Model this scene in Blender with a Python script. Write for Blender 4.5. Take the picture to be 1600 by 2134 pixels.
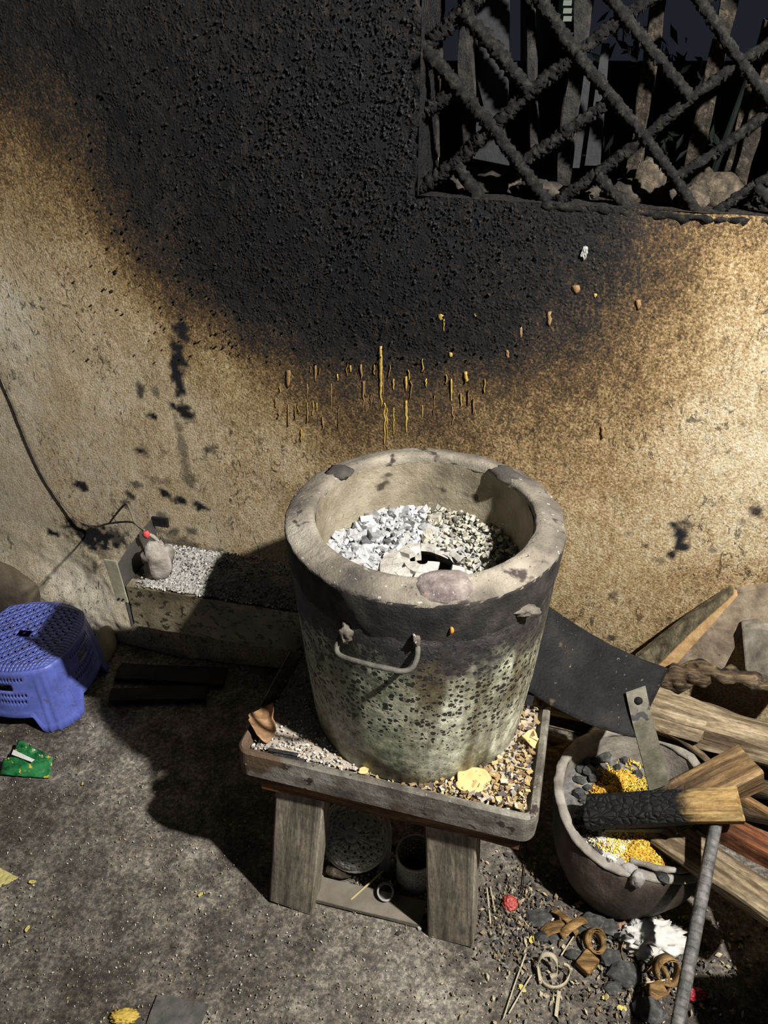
import bpy, bmesh, math, random
import numpy as np
from mathutils import Vector, Matrix, noise as mn

# ------------------------------------------------------------------ scene, camera, world, lamp
for o in list(bpy.data.objects): bpy.data.objects.remove(o)
S = bpy.context.scene
COL = S.collection
FPX, CAMH, PITCH = 1550.0, 1.45, math.radians(33.0)
cam = bpy.data.cameras.new('camera'); cam.sensor_fit = 'VERTICAL'; cam.sensor_height = 36.0
cam.lens = FPX / 2134.0 * 36.0; cam.clip_start = 0.02; cam.clip_end = 60
camo = bpy.data.objects.new('camera', cam); COL.objects.link(camo)
camo.location = (0, 0, CAMH); camo.rotation_euler = (math.pi / 2 - PITCH, 0, 0)
S.camera = camo
w = bpy.data.worlds.new('night'); S.world = w; w.use_nodes = True
w.node_tree.nodes['Background'].inputs[0].default_value = (0.62, 0.75, 1.0, 1)
w.node_tree.nodes['Background'].inputs[1].default_value = 0.02
lamp = bpy.data.lights.new('ceiling_bulb', 'POINT'); lamp.energy = 450; lamp.shadow_soft_size = 0.03
lamp.color = (1.0, 0.965, 0.90)
lo = bpy.data.objects.new('ceiling_bulb', lamp); COL.objects.link(lo); lo.location = (0.96, 0.04, 2.30)
vs = S.view_settings; vs.view_transform = 'Standard'; vs.look = 'None'; vs.gamma = 1.0
vs.exposure = 0.0; vs.use_curve_mapping = False

# ------------------------------------------------------------------ measuring helpers (pixel of the 1600x2134 photo -> point at a known height / plane)
cP, sP = math.cos(PITCH), math.sin(PITCH)
def ray(u, v):
    x, y = (u - 800) / FPX, (1067 - v) / FPX
    return Vector((x, cP + y * sP, -sP + y * cP))
def atz(u, v, z=0.0):
    d = ray(u, v); return Vector((0, 0, CAMH)) + d * ((z - CAMH) / d.z)
def aty(u, v, y):
    d = ray(u, v); return Vector((0, 0, CAMH)) + d * (y / d.y)
def atx(u, v, x):
    d = ray(u, v); return Vector((0, 0, CAMH)) + d * (x / d.x)
YAW = math.radians(18.0)
WE = Vector((math.cos(YAW), -math.sin(YAW), 0)); WN = Vector((-math.sin(YAW), -math.cos(YAW), 0)); WO = Vector((0, 1.392, 0))
def W(s, z, d=0.0): return WO + WE * s + WN * d + Vector((0, 0, z))
def sz(u, v, d=0.0):
    r = ray(u, v); c = Vector((0, 0, CAMH)); p0 = WO + WN * d
    t = (p0 - c).dot(WN) / r.dot(WN); p = c + r * t
    return (p - WO).dot(WE), p.z
def onwall(u, v, d=0.0):
    s_, z_ = sz(u, v, d); return W(s_, z_, d)

def lin(r, g=None, b=None):
    if g is None: r, g, b = r
    f = lambda c: (c / 255 / 12.92) if c / 255 <= 0.04045 else ((c / 255 + 0.055) / 1.055) ** 2.4
    return (f(r), f(g), f(b), 1.0)

# ------------------------------------------------------------------ mesh helpers
WM = {}
class B:
    def __init__(s): s.v = []; s.f = []; s.c = []; s.hascol = False
    def add(s, vs, fs, col=None):
        o = len(s.v); s.v += [tuple(p) for p in vs]; s.f += [tuple(i + o for i in f) for f in fs]
        if col is not None: s.hascol = True
        s.c += [col or (1, 1, 1, 1)] * len(vs); return s
    def box(s, c, size, rot=None, col=None):
        rot = rot or Matrix.Identity(3); c = Vector(c)
        vs = [c + rot @ Vector((size[0] * x / 2, size[1] * y / 2, size[2] * z / 2)) for x in (-1, 1) for y in (-1, 1) for z in (-1, 1)]
        return s.add(vs, [(0, 1, 3, 2), (4, 6, 7, 5), (0, 4, 5, 1), (2, 3, 7, 6), (0, 2, 6, 4), (1, 5, 7, 3)], col)
    def tube(s, pts, rad, n=10, rough=0.0, seed=0, fr=60, cap=True, flat=1.0, col=None):
        pts = [Vector(p) for p in pts]; m = len(pts)
        if not hasattr(rad, '__len__'): rad = [rad] * m
        prev = None; vs = []
        for i, p in enumerate(pts):
            t = (pts[min(i + 1, m - 1)] - pts[max(i - 1, 0)]).normalized()
            if prev is None:
                a = Vector((0, 0, 1)) if abs(t.z) < .9 else Vector((1, 0, 0)); prev = t.cross(a).normalized()
            x = (prev - t * prev.dot(t)).normalized(); prev = x; y = t.cross(x)
            for k in range(n):
                a = 2 * math.pi * k / n; d = x * math.cos(a) + y * math.sin(a) * flat
                q = p + d * rad[i]
                if rough: q = q + d * rough * mn.noise(q * fr + Vector((seed * 7.1, 0, 0)))
                vs.append(q)
        fs = [(i * n + k, i * n + (k + 1) % n, (i + 1) * n + (k + 1) % n, (i + 1) * n + k) for i in range(m - 1) for k in range(n)]
        if cap: fs += [tuple(reversed(range(n))), tuple(range((m - 1) * n, m * n))]
        return s.add(vs, fs, col)
    def lathe(s, prof, c, n=64, closed=False, fn=None, col=None):
        c = Vector(c); vs = []; m = len(prof)
        for (r, z) in prof:
            for k in range(n):
                a = 2 * math.pi * k / n; q = Vector((r * math.cos(a), r * math.sin(a), z))
                if fn: q = fn(q, a, r, z)
                vs.append(c + q)
        R = m if closed else m - 1
        fs = [(i * n + k, i * n + (k + 1) % n, ((i + 1) % m) * n + (k + 1) % n, ((i + 1) % m) * n + k) for i in range(R) for k in range(n)]
        return s.add(vs, fs, col)
    def blob(s, c, r, seed=0, rough=.3, sub=2, fr=1.2, rot=None, col=None, flat_bottom=None):
        V, F = ICO[sub]; c = Vector(c); vs = []
        for p in V:
            k = 1 + rough * mn.noise(p * fr + Vector((seed * 3.7, seed * 1.3, 0))) + rough * .5 * mn.noise(p * fr * 2.7 + Vector((seed * 1.7, 5, 0)))
            q = Vector((p.x * r[0], p.y * r[1], p.z * r[2])) * k
            if rot: q = rot @ q
            q = c + q
            if flat_bottom is not None and q.z < flat_bottom: q.z = flat_bottom
            vs.append(q)
        return s.add(vs, F, col)
    def poly(s, pts, thick, nrm=None, col=None):
        pts = [Vector(p) for p in pts]; n = len(pts)
        if nrm is None: nrm = (pts[1] - pts[0]).cross(pts[2] - pts[0]).normalized()
        nrm = Vector(nrm); vs = pts + [p - nrm * thick for p in pts]
        fs = [tuple(range(n)), tuple(reversed(range(n, 2 * n)))] + [(i, i + n, (i + 1) % n + n, (i + 1) % n) for i in range(n)]
        return s.add(vs, fs, col)
    def grid(s, fn, nu, nv, cu=False, col=None, keep=None):
        vs = [fn(i / nu, j / nv) for j in range(nv + 1) for i in range(nu + (0 if cu else 1))]
        m = nu if cu else nu + 1
        fs = [(j * m + i, j * m + (i + 1) % m, (j + 1) * m + (i + 1) % m, (j + 1) * m + i) for j in range(nv) for i in range(nu) if keep is None or keep(i, j)]
        return s.add(vs, fs, col)
    def build(s, name, mat, parent=None, org=None, smooth=False, solid=0.0, bevel=0.0, frame=None, kind=None, offset=-1, subsurf=0):
        me = bpy.data.meshes.new(name)
        if frame is None: frame = Matrix.Translation(Vector(org)) if org is not None else (WM[parent.name].copy() if parent else Matrix.Identity(4))
        else: s.v = [tuple(frame @ Vector(p)) for p in s.v] if False else s.v
        inv = frame.inverted()
        vv = s.v if getattr(s, 'local', False) else [tuple(inv @ Vector(p)) for p in s.v]
        me.from_pydata(vv, [], s.f); me.update()
        if s.hascol:
            a = me.color_attributes.new('col', 'FLOAT_COLOR', 'POINT')
            a.data.foreach_set('color', np.array(s.c, dtype=np.float32).ravel())
        if smooth:
            me.polygons.foreach_set('use_smooth', [True] * len(me.polygons))
        me.materials.append(mat)
        o = bpy.data.objects.new(name, me); COL.objects.link(o)
        if parent:
            o.parent = parent; o.matrix_basis = WM[parent.name].inverted() @ frame
        else: o.matrix_basis = frame
        WM[o.name] = frame.copy()
        if solid:
            m = o.modifiers.new('thickness', 'SOLIDIFY'); m.thickness = solid; m.offset = offset
        if bevel:
            m = o.modifiers.new('bevel', 'BEVEL'); m.width = bevel; m.segments = 2; m.limit_method = 'ANGLE'
        if subsurf:
            m = o.modifiers.new('sub', 'SUBSURF'); m.levels = subsurf; m.render_levels = subsurf
        if kind: o['kind'] = kind
        return o
def _ico(sub):
    bm = bmesh.new(); bmesh.ops.create_icosphere(bm, subdivisions=sub, radius=1)
    V = [v.co.copy() for v in bm.verts]; bm.verts.index_update(); F = [tuple(v.index for v in f.verts) for f in bm.faces]; bm.free(); return V, F
ICO = {k: _ico(k) for k in (1, 2, 3, 4)}
OCT = ([Vector(p) for p in ((1, 0, 0), (-1, 0, 0), (0, 1, 0), (0, -1, 0), (0, 0, 1), (0, 0, -1))],
       [(0, 2, 4), (2, 1, 4), (1, 3, 4), (3, 0, 4), (2, 0, 5), (1, 2, 5), (3, 1, 5), (0, 3, 5)])
def tag(o, label, cat, group=None, kind=None):
    if kind != 'structure' or label: o['label'] = label
    o['category'] = cat
    if group: o['group'] = group
    if kind: o['kind'] = kind
    return o
def thing(name, loc, label, cat, group=None):
    o = bpy.data.objects.new(name, None); COL.objects.link(o); o.location = loc; o.empty_display_size = .05
    WM[o.name] = Matrix.Translation(Vector(loc)); return tag(o, label, cat, group)
def frame_from(A, Bp, up=(0, 0, 1), base=None):
    A, Bp = Vector(A), Vector(Bp); x = (Bp - A).normalized(); y = Vector(up).cross(x).normalized(); z = x.cross(y)
    m = Matrix((x, y, z)).transposed().to_4x4(); m.translation = base if base is not None else (A + Bp) / 2; return m
def rnd_rot(R): return Matrix.Rotation(R.uniform(0, 6.28), 3, 'X') @ Matrix.Rotation(R.uniform(0, 6.28), 3, 'Y') @ Matrix.Rotation(R.uniform(0, 6.28), 3, 'Z')

def plank(name, A, Bp, wd, th, mat, up=(0, 0, 1), seg=16, wob=.002, rag=.006, seed=0, ch=.12, taper=1.0, bend=0.0, parent=None, fr=14):
    """a split or sawn stick; local X runs along its length"""
    A, Bp = Vector(A), Vector(Bp); L = (Bp - A).length; F = frame_from(A, Bp, up); b = B(); b.local = True
    c = min(wd, th) * ch; hw, hh = wd / 2, th / 2
    ring = [(-hw + c, -hh), (0, -hh), (hw - c, -hh), (hw, -hh + c), (hw, hh - c), (hw - c, hh), (0, hh), (-hw + c, hh), (-hw, hh - c), (-hw, -hh + c)]
    n = len(ring); vs = []
    for i in range(seg + 1):
        t = i / seg; x = (t - .5) * L; k = 1 + (taper - 1) * t
        for j, (y, z) in enumerate(ring):
            q = Vector((x, y * k, z * k + bend * (1 - (2 * t - 1) ** 2)))
            nz = mn.noise(Vector((x * fr * .5 + seed * 9.3, y * fr * 3, z * fr * 3 + seed)))
            q.y += wob * nz * 2; q.z += wob * mn.noise(Vector((x * fr * .6 + 31 + seed * 3.3, y * fr * 3, z * fr * 3)))
            if i in (0, seg): q.x += rag * mn.noise(Vector((seed * 2.2 + i, y * 60, z * 60)))
            vs.append(q)
    fs = [(i * n + k, i * n + (k + 1) % n, (i + 1) * n + (k + 1) % n, (i + 1) * n + k) for i in range(seg) for k in range(n)]
    fs += [tuple(reversed(range(n))), tuple(range(seg * n, seg * n + n))]
    b.add(vs, [tuple(reversed(f)) for f in fs]); o = b.build(name, mat, parent=parent, frame=F)
    for p in o.data.polygons: p.use_smooth = False
    return o

# ------------------------------------------------------------------ materials
def newmat(name):
    m = bpy.data.materials.new(name); m.use_nodes = True; nt = m.node_tree
    return m, nt, nt.nodes['Principled BSDF']
class N:
    def __init__(s, nt): s.nt = nt
    def n(s, t, **k):
        x = s.nt.nodes.new(t)
        for a, b in k.items(): setattr(x, a, b)
        return x
    def l(s, a, b): s.nt.links.new(a, b)
    def coord(s, scale=(1, 1, 1), loc=(0, 0, 0), kind='Object'):
        tc = s.n('ShaderNodeTexCoord'); mp = s.n('ShaderNodeMapping'); mp.inputs['Scale'].default_value = scale; mp.inputs['Location'].default_value = loc
        s.l(tc.outputs[kind], mp.inputs[0]); return mp.outputs[0]
    def noise(s, vec, sc, det=6, rough=.6, dist=0):
        x = s.n('ShaderNodeTexNoise'); x.inputs['Scale'].default_value = sc; x.inputs['Detail'].default_value = det; x.inputs['Roughness'].default_value = rough; x.inputs['Distortion'].default_value = dist
        s.l(vec, x.inputs['Vector']); return x.outputs[0]
    def voro(s, vec, sc, out='Distance', feature='F1', rand=1.0):
        x = s.n('ShaderNodeTexVoronoi'); x.feature = feature; x.inputs['Scale'].default_value = sc; x.inputs['Randomness'].default_value = rand
        s.l(vec, x.inputs['Vector']); return x.outputs[out]
    def ramp(s, fac, stops, interp='LINEAR'):
        r = s.n('ShaderNodeValToRGB'); r.color_ramp.interpolation = interp; e = r.color_ramp.elements
        while len(e) < len(stops): e.new(.5)
        for i, (p, c) in enumerate(stops): e[i].position = p; e[i].color = c if len(c) == 4 else (*c, 1)
        s.l(fac, r.inputs[0]); return r.outputs[0]
    def step(s, fac, a, b):
        r = s.n('ShaderNodeMapRange'); r.interpolation_type = 'SMOOTHSTEP'; r.inputs['From Min'].default_value = a; r.inputs['From Max'].default_value = b
        s.l(fac, r.inputs[0]); return r.outputs[0]
    def math(s, op, a, b=None):
        x = s.n('ShaderNodeMath', operation=op)
        for i, q in enumerate((a, b)):
            if q is None: continue
            if isinstance(q, (int, float)): x.inputs[i].default_value = q
            else: s.l(q, x.inputs[i])
        return x.outputs[0]
    def mix(s, fac, a, b, mode='MIX'):
        x = s.n('ShaderNodeMix', data_type='RGBA', blend_type=mode)
        if isinstance(fac, (int, float)): x.inputs[0].default_value = fac
        else: s.l(fac, x.inputs[0])
        for i, q in ((6, a), (7, b)):
            if isinstance(q, tuple): x.inputs[i].default_value = q
            else: s.l(q, x.inputs[i])
        return x.outputs[2]
    def bump(s, h, strength, dist, prev=None):
        x = s.n('ShaderNodeBump'); x.inputs['Strength'].default_value = strength; x.inputs['Distance'].default_value = dist
        s.l(h, x.inputs['Height'])
        if prev is not None: s.l(prev, x.inputs['Normal'])
        return x.outputs[0]
def M(name, cols, scale=20, stretch=(1, 1, 1), rough=.85, bump=.4, bd=.003, bs=None, speck=None, metallic=0.0, attr=False, det=6, lo=.3, hi=.7, spec=.3):
    m, nt, p = newmat(name); g = N(nt); v = g.coord(stretch)
    f = g.noise(v, scale, det); k = len(cols)
    c = g.ramp(f, [(lo + (hi - lo) * i / max(1, k - 1), q) for i, q in enumerate(cols)])
    if attr:
        a = g.n('ShaderNodeAttribute'); a.attribute_name = 'col'; c = g.mix(1.0, c, a.outputs['Color'], 'MULTIPLY')
    if speck:
        for (sc, sth, scol) in speck:
            c = g.mix(g.step(g.noise(v, sc, 3, .6), sth, sth + .05), c, scol)
    g.l(c, p.inputs['Base Color']); p.inputs['Roughness'].default_value = rough; p.inputs['Metallic'].default_value = metallic
    p.inputs['Specular IOR Level'].default_value = spec
    if bump: g.l(g.bump(g.noise(v, bs or scale * 3, 8, .65), bump, bd), p.inputs['Normal'])
    return m
def wood(name, c1, c2, c3, scale=1.0, rough=.75, char=None, charcol=None, soft=.05, side=1, dirt=.0):
    """wood with grain along local X; char = local X below which (side=1) it is burnt"""
    m, nt, p = newmat(name); g = N(nt); v = g.coord((4 * scale, 55 * scale, 55 * scale)); v2 = g.coord((3, 14, 14))
    f = g.noise(v, 1.6, 8, .62, .6); f2 = g.noise(v2, 2.0, 4)
    c = g.ramp(f, [(.30, tuple(x * .5 for x in c1[:3]) + (1,)), (.42, c1), (.54, c2), (.70, c3)])
    c = g.mix(.6, c, g.ramp(g.noise(g.coord((60, 160, 160)), 1.3, 5, .7), [(.36, (.45, .43, .4)), (.6, (1.25, 1.25, 1.22))]), 'MULTIPLY')
    c = g.mix(g.step(f2, .5, .75), c, tuple(x * .45 for x in c1[:3]) + (1,))
    h = f
    if char is not None:
        sep = g.n('ShaderNodeSeparateXYZ'); g.l(g.coord(), sep.inputs[0])
        d = g.math('ADD', g.math('MULTIPLY', sep.outputs[0], -side), g.math('MULTIPLY', g.math('SUBTRACT', g.noise(g.coord((12, 30, 30)), 1, 3), .5), .06))
        k = g.step(d, -char * side - soft, -char * side + soft)
        cr = g.voro(g.coord((70, 95, 95)), 1, 'Distance', 'DISTANCE_TO_EDGE')
        cc = g.mix(g.step(cr, 0, .12), (.002, .002, .002, 1), charcol or (.0065, .0065, .007, 1))
        c = g.mix(k, c, cc); h = g.mix(k, f, g.math('MULTIPLY', cr, 3.0))
    g.l(c, p.inputs['Base Color']); p.inputs['Roughness'].default_value = rough; p.inputs['Specular IOR Level'].default_value = .25
    g.l(g.bump(h, .8, .004), p.inputs['Normal']); return m

# ------------------------------------------------------------------ the wall
def mat_wall():
    m, nt, p = newmat('sooty_plaster'); g = N(nt); v = g.coord()
    a = g.n('ShaderNodeAttribute'); a.attribute_name = 'soot'; soot = a.outputs['Fac']
    b_ = g.n('ShaderNodeAttribute'); b_.attribute_name = 'mark'; mark = b_.outputs['Fac']
    f_big = g.noise(v, 7, 5); f_mid = g.noise(g.coord((1, 1, .6)), 70, 6, .75); f_fine = g.noise(v, 230, 3, .6)
    k = g.math('ADD', soot, g.math('MULTIPLY', g.math('SUBTRACT', f_big, .5), .10))
    k = g.math('ADD', k, g.math('MULTIPLY', g.math('SUBTRACT', f_mid, .5), .50))
    k = g.math('ADD', k, g.math('MULTIPLY', g.math('SUBTRACT', f_fine, .5), .75))
    c = g.ramp(k, [(0.0, (.74, .68, .56)), (.2, (.56, .465, .31)), (.38, (.34, .235, .115)), (.55, (.115, .072, .034)), (.72, (.026, .022, .020)), (.9, (.0088, .0090, .0105))])
    # dark flaked specks on the cleaner plaster
    vs_ = g.coord((1, 1, .55)); sp = g.noise(vs_, 48, 6, .8, 1.6); dens = g.noise(v, 5, 2)
    spm = g.math('MULTIPLY', g.step(sp, .55, .59), g.step(dens, .38, .58))
    c = g.mix(g.math('MULTIPLY', spm, .8), c, (.035, .026, .02, 1))
    c = g.mix(mark, c, (.016, .016, .019, 1))
    li = g.step(g.noise(v, 330, 2), .73, .78)
    c = g.mix(g.math('MULTIPLY', li, g.math('MULTIPLY', soot, .35)), c, (.42, .40, .35, 1))
    g.l(c, p.inputs['Base Color'])
    p.inputs['Roughness'].default_value = .85; p.inputs['Specular IOR Level'].default_value = .15
    # crusty soot: rounded granules that grow with the soot
    vo = g.voro(v, 170); gr = g.math('SUBTRACT', 1.0, g.step(vo, .0, .7)); msk = g.step(g.noise(v, 45, 4), .42, .60)
    h1 = g.math('MULTIPLY', g.math('MULTIPLY', gr, msk), g.step(soot, .62, .98))
    nb = g.bump(h1, 1.0, .006); nb = g.bump(f_fine, .7, .003, nb); nb = g.bump(g.noise(v, 90, 8, .75), .6, .005, nb)
    g.l(nb, p.inputs['Normal']); return m
SOOT = [ # photo position, soot level (0 clean plaster .. 1 crusted black)
 (0,[(0,.86),(200,.86),(450,.9),(700,1),(880,1)]), (150,[(0,.76),(200,.88),(450,.9),(700,1),(860,1)]),
 (250,[(0,.58),(120,.70),(300,.88),(500,.92),(800,1)]), (350,[(0,.46),(130,.56),(230,.74),(300,.88),(500,.92),(800,1)]),
 (450,[(0,.36),(130,.42),(220,.56),(280,.82),(500,.93),(800,1),(1000,1),(1200,.88),(1400,.66),(1560,.50)]),
 (550,[(0,.25),(130,.30),(220,.36),(300,.72),(450,.9),(700,1),(900,1),(1100,.9),(1250,.80),(1400,.60),(1560,.38)]),
 (620,[(0,.06),(110,.22),(220,.28),(300,.42),(400,.74),(550,.92),(750,1),(900,1),(1050,.9),(1200,.76),(1350,.60),(1520,.36)]),
 (700,[(0,.08),(150,.2),(300,.28),(420,.48),(550,.72),(700,.88),(850,.95),(1000,.86),(1150,.72),(1300,.60),(1400,.46),(1560,.26)]),
 (780,[(0,.15),(150,.2),(300,.24),(450,.36),(550,.52),(700,.68),(850,.74),(1000,.68),(1150,.62),(1270,.56),(1400,.38),(1560,.20)]),
 (860,[(0,.15),(200,.2),(400,.24),(550,.36),(700,.54),(850,.56),(1000,.54),(1150,.50),(1300,.42),(1500,.22)]),
 (950,[(0,.15),(200,.2),(400,.22),(580,.28),(700,.46),(850,.48),(1100,.42),(1200,.38),(1400,.28),(1580,.20)]),
 (1100,[(0,.15),(300,.18),(500,.23),(800,.32),(1200,.32),(1400,.28),(1580,.24)]),
 (1250,[(0,.05),(200,.05),(400,.25),(800,.3),(1200,.34),(1400,.36),(1580,.38)]), (1500,[(0,.05),(300,.05),(800,.3),(1300,.3),(1600,.3)]),
 (-250,[(0,.9),(400,1),(800,1),(1200,1),(1600,.9)])]
MARKS = [ # dark smudges: u, v, half width, half height, strength
 (377,690,16,26,.85),(372,740,13,40,.85),(370,800,12,50,.9),(382,858,19,20,.9),(398,865,10,8,.8),(380,930,9,60,.45),(395,1000,14,14,.5),
 (300,940,8,12,.6),(290,940,10,8,.85),(318,868,10,9,.8),(290,812,8,16,.7),(322,815,8,10,.5),(432,934,12,8,.6),(330,1000,20,9,.35),
 (172,1014,14,10,.8),(272,1033,10,8,.75),(345,1028,12,9,.8),(377,1043,14,9,.85),(415,1056,13,9,.95),(262,1050,8,8,.6),(285,1010,9,7,.6),
 (195,1115,52,22,.95),(150,1085,14,9,.7),(110,1111,10,7,.8),(240,1120,26,18,.7),(215,1150,14,16,.45),(340,1078,10,14,.55),(365,1108,12,8,.6),(398,1108,12,8,.6),(380,1135,40,14,.55),(440,1152,30,10,.5),(330,1105,9,8,.5),
 (1421,1105,20,19,.9),(1418,1138,15,10,.8),(1400,1158,9,7,.8),(1345,1138,11,6,.6),(1372,1168,14,5,.4),(1486,1146,9,5,.5),(1575,1066,17,12,.75),(1545,1090,9,8,.35),(1312,1112,9,8,.35),
 (1275,1240,9,6,.5),(1275,1330,8,5,.7),(1226,1260,6,5,.4),(1395,1290,6,4,.6),(205,1173,6,8,.6)]
WS0, WS1, WZ0, WZ1 = -1.9, 1.5, 0.0, 2.3
WIN = (sz(872, 300)[0], 1.15, sz(880, 408)[1], 1.9)
def build_wall():
    ss = np.concatenate([np.arange(WS0, -1.05, .04), np.arange(-1.05, .75, .0055), np.arange(.75, WS1 + .01, .04)])
    zz = np.concatenate([np.arange(0, 1.56, .0055), np.arange(1.56, WZ1 + .01, .04)])
    # snap grid lines to the window edges
    ss[np.argmin(abs(ss - WIN[0]))] = WIN[0]; zz[np.argmin(abs(zz - WIN[2]))] = WIN[2]
    ss[np.argmin(abs(ss - WIN[1]))] = WIN[1]; zz[np.argmin(abs(zz - WIN[3]))] = WIN[3]
    G_s, G_z = np.meshgrid(ss, zz)
    P = []; val = []
    for v_, row in SOOT:
        for u_, k in row:
            a, b = sz(u_, v_); P.append((a, b)); val.append(k)
    P = np.array(P); val = np.array(val)
    num = np.zeros_like(G_s); den = np.zeros_like(G_s)
    for (a, b), k in zip(P, val):
        r2 = (G_s - a) ** 2 + ((G_z - b) * 1.25) ** 2
        wgt = np.exp(-r2 / (2 * .045 ** 2)) + 1e-3 / (r2 + .02) ** 2 * .02
        num += wgt * k; den += wgt
    soot = num / den
    mark = np.zeros_like(G_s)
    nz = np.array([mn.fractal(Vector((x * 55, z * 55, 3.3)), 1.0, 2.0, 3) for x, z in zip(G_s.ravel(), G_z.ravel())]).reshape(G_s.shape)
    nz2 = np.array([mn.fractal(Vector((x * 9, z * 9, 8.3)), 1.0, 2.0, 4) for x, z in zip(G_s.ravel(), G_z.ravel())]).reshape(G_s.shape)
    for (u_, v_, hw, hh, k) in MARKS:
        a, b = sz(u_, v_); a2, _ = sz(u_ + hw, v_); _, b2 = sz(u_, v_ + hh)
        q = np.sqrt(((G_s - a) / (a2 - a)) ** 2 + ((G_z - b) / (b2 - b)) ** 2) + nz * .8
        mark = np.maximum(mark, min(1, k * 1.25) * np.clip((1.3 - q) / .6, 0, 1))
    soot = soot + nz2 * .05
    # relief: uneven plaster, crusted soot, a swollen foot on the left
    d = nz2 * .0025 + np.clip(soot - .6, 0, .4) * nz * .006
    foot = np.clip((.30 + .05 * nz2 - G_z) / .30, 0, 1) ** 1.5 * .07 * np.clip((-.15 - G_s) / .4, 0, 1)
    d = d + foot
    edge = np.exp(-((G_s - WIN[0]) / .012) ** 2) * (G_z > WIN[2] - .01)
    d = d + edge * nz * .01
    n_s, n_z = len(ss), len(zz)
    vs = [tuple(W(G_s[j, i], G_z[j, i], d[j, i])) for j in range(n_z) for i in range(n_s)]
    inside = lambda i, j: WIN[0] - 1e-4 < (ss[i] + ss[i + 1]) / 2 < WIN[1] and WIN[2] - 1e-4 < (zz[j] + zz[j + 1]) / 2 < WIN[3]
    fs = [(j * n_s + i, j * n_s + i + 1, (j + 1) * n_s + i + 1, (j + 1) * n_s + i) for j in range(n_z - 1) for i in range(n_s - 1) if not inside(i, j)]
    b = B(); b.add(vs, fs)
    ex_s = list(soot.ravel()); ex_m = list(mark.ravel())
    # reveal of the opening
    T = -.14
    for (p, q) in (((WIN[0], WIN[2]), (WIN[0], WIN[3])), ((WIN[1], WIN[2]), (WIN[0], WIN[2])), ((WIN[0], WIN[3]), (WIN[1], WIN[3])), ((WIN[1], WIN[3]), (WIN[1], WIN[2]))):
        n = 60; row = []
        for k in range(n + 1):
            s_ = p[0] + (q[0] - p[0]) * k / n; z_ = p[1] + (q[1] - p[1]) * k / n
            for jj in range(7):
                dd = T * jj / 6; e = .006 * mn.noise(Vector((s_ * 40, z_ * 40, dd * 40))) * (jj > 0)
                row.append(tuple(W(s_ + e, z_ + e, dd)))
        b.add(row, [(k * 7 + j, (k + 1) * 7 + j, (k + 1) * 7 + j + 1, k * 7 + j + 1) for k in range(n) for j in range(6)])
        ex_s += [.97 if p[0] < .5 else .8] * len(row); ex_m += [0.0] * len(row)
    # outer face of the wall
    r = [tuple(W(s_, z_, T)) for s_, z_ in ((WS0, 0), (WS1, 0), (WS1, WZ1), (WS0, WZ1), (WIN[0], WIN[2]), (WIN[1], WIN[2]), (WIN[1], WIN[3]), (WIN[0], WIN[3]))]
    b.add(r, [(0, 1, 5, 4), (1, 2, 6, 5), (2, 3, 7, 6), (3, 0, 4, 7)]); ex_s += [.3] * 8; ex_m += [0.0] * 8
    o = b.build('wall_back', mat_wall(), smooth=True, kind='structure')
    for nm, ex in (('soot', ex_s), ('mark', ex_m)):
        a = o.data.attributes.new(nm, 'FLOAT', 'POINT'); a.data.foreach_set('value', np.clip(np.array(ex, dtype=np.float32), 0, 1.05))
    o['label'] = 'plastered back wall, tan below and crusted black with soot above'
    return o
wall = build_wall()
WM[wall.name] = Matrix.Identity(4)

# soot crumbs stuck on the wall, food splashes below the soot
R = random.Random(5)
m_soot = M('soot_crust', [(.008, .008, .009), (.014, .014, .015), (.035, .035, .036)], 60, rough=.8, bump=.6, bs=220, spec=.2)
b = B()
for i in range(9000):
    u_, v_ = R.uniform(150, 1150), R.uniform(-20, 760)
    den = math.exp(-((u_ - 760) / 330) ** 2) * math.exp(-((v_ - 330) / 330) ** 2)
    if R.random() > den * 1.1 + .04: continue
    s_, z_ = sz(u_, v_)
    if s_ > WIN[0] - .004 and z_ > WIN[2] - .004: continue
    r = R.choice([.0012, .0015, .0018, .0022, .003]) * R.uniform(.8, 1.3)
    rot = rnd_rot(R)
    b.add([W(s_, z_, .002 + r * .3) + rot @ Vector((p.x * r * 1.2, p.y * r, p.z * r * .8)) for p in OCT[0]], OCT[1])
b.build('soot_crumbs', m_soot, parent=wall, kind='stuff')
m_food = M('turmeric_splash', [(.26, .17, .04), (.50, .36, .09)], 160, rough=.6, bump=.3)
m_food2 = M('rusty_splash', [(.17, .10, .045), (.30, .18, .08)], 160, rough=.7, bump=.3)
def splash(u_, v0, v1, wpx, mat, nm='splash'):
    b = B(); n = max(4, int((v1 - v0) / 7)); rows = []
    for k in range(n + 1):
        t = k / n; v_ = v0 + (v1 - v0) * t; uu = u_ + 4 * mn.noise(Vector((u_, t * 6, 0)))
        hw = wpx * (.35 + .65 * math.sin(math.pi * min(1, .12 + t * .8))) * (1 + .5 * mn.noise(Vector((u_ * 3, t * 14, 2)))) * (1.0 - .5 * t)
        for sgn, dd in ((-1, .0012), (0, .0026), (1, .0012)):
            rows.append(tuple(onwall(uu + sgn * hw, v_, dd)))
    b.add(rows, [(k * 3 + j, (k + 1) * 3 + j, (k + 1) * 3 + j + 1, k * 3 + j + 1) for k in range(n) for j in range(2)])
    return b.build(nm, mat, parent=wall, smooth=True, solid=.003, offset=-1)
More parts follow.
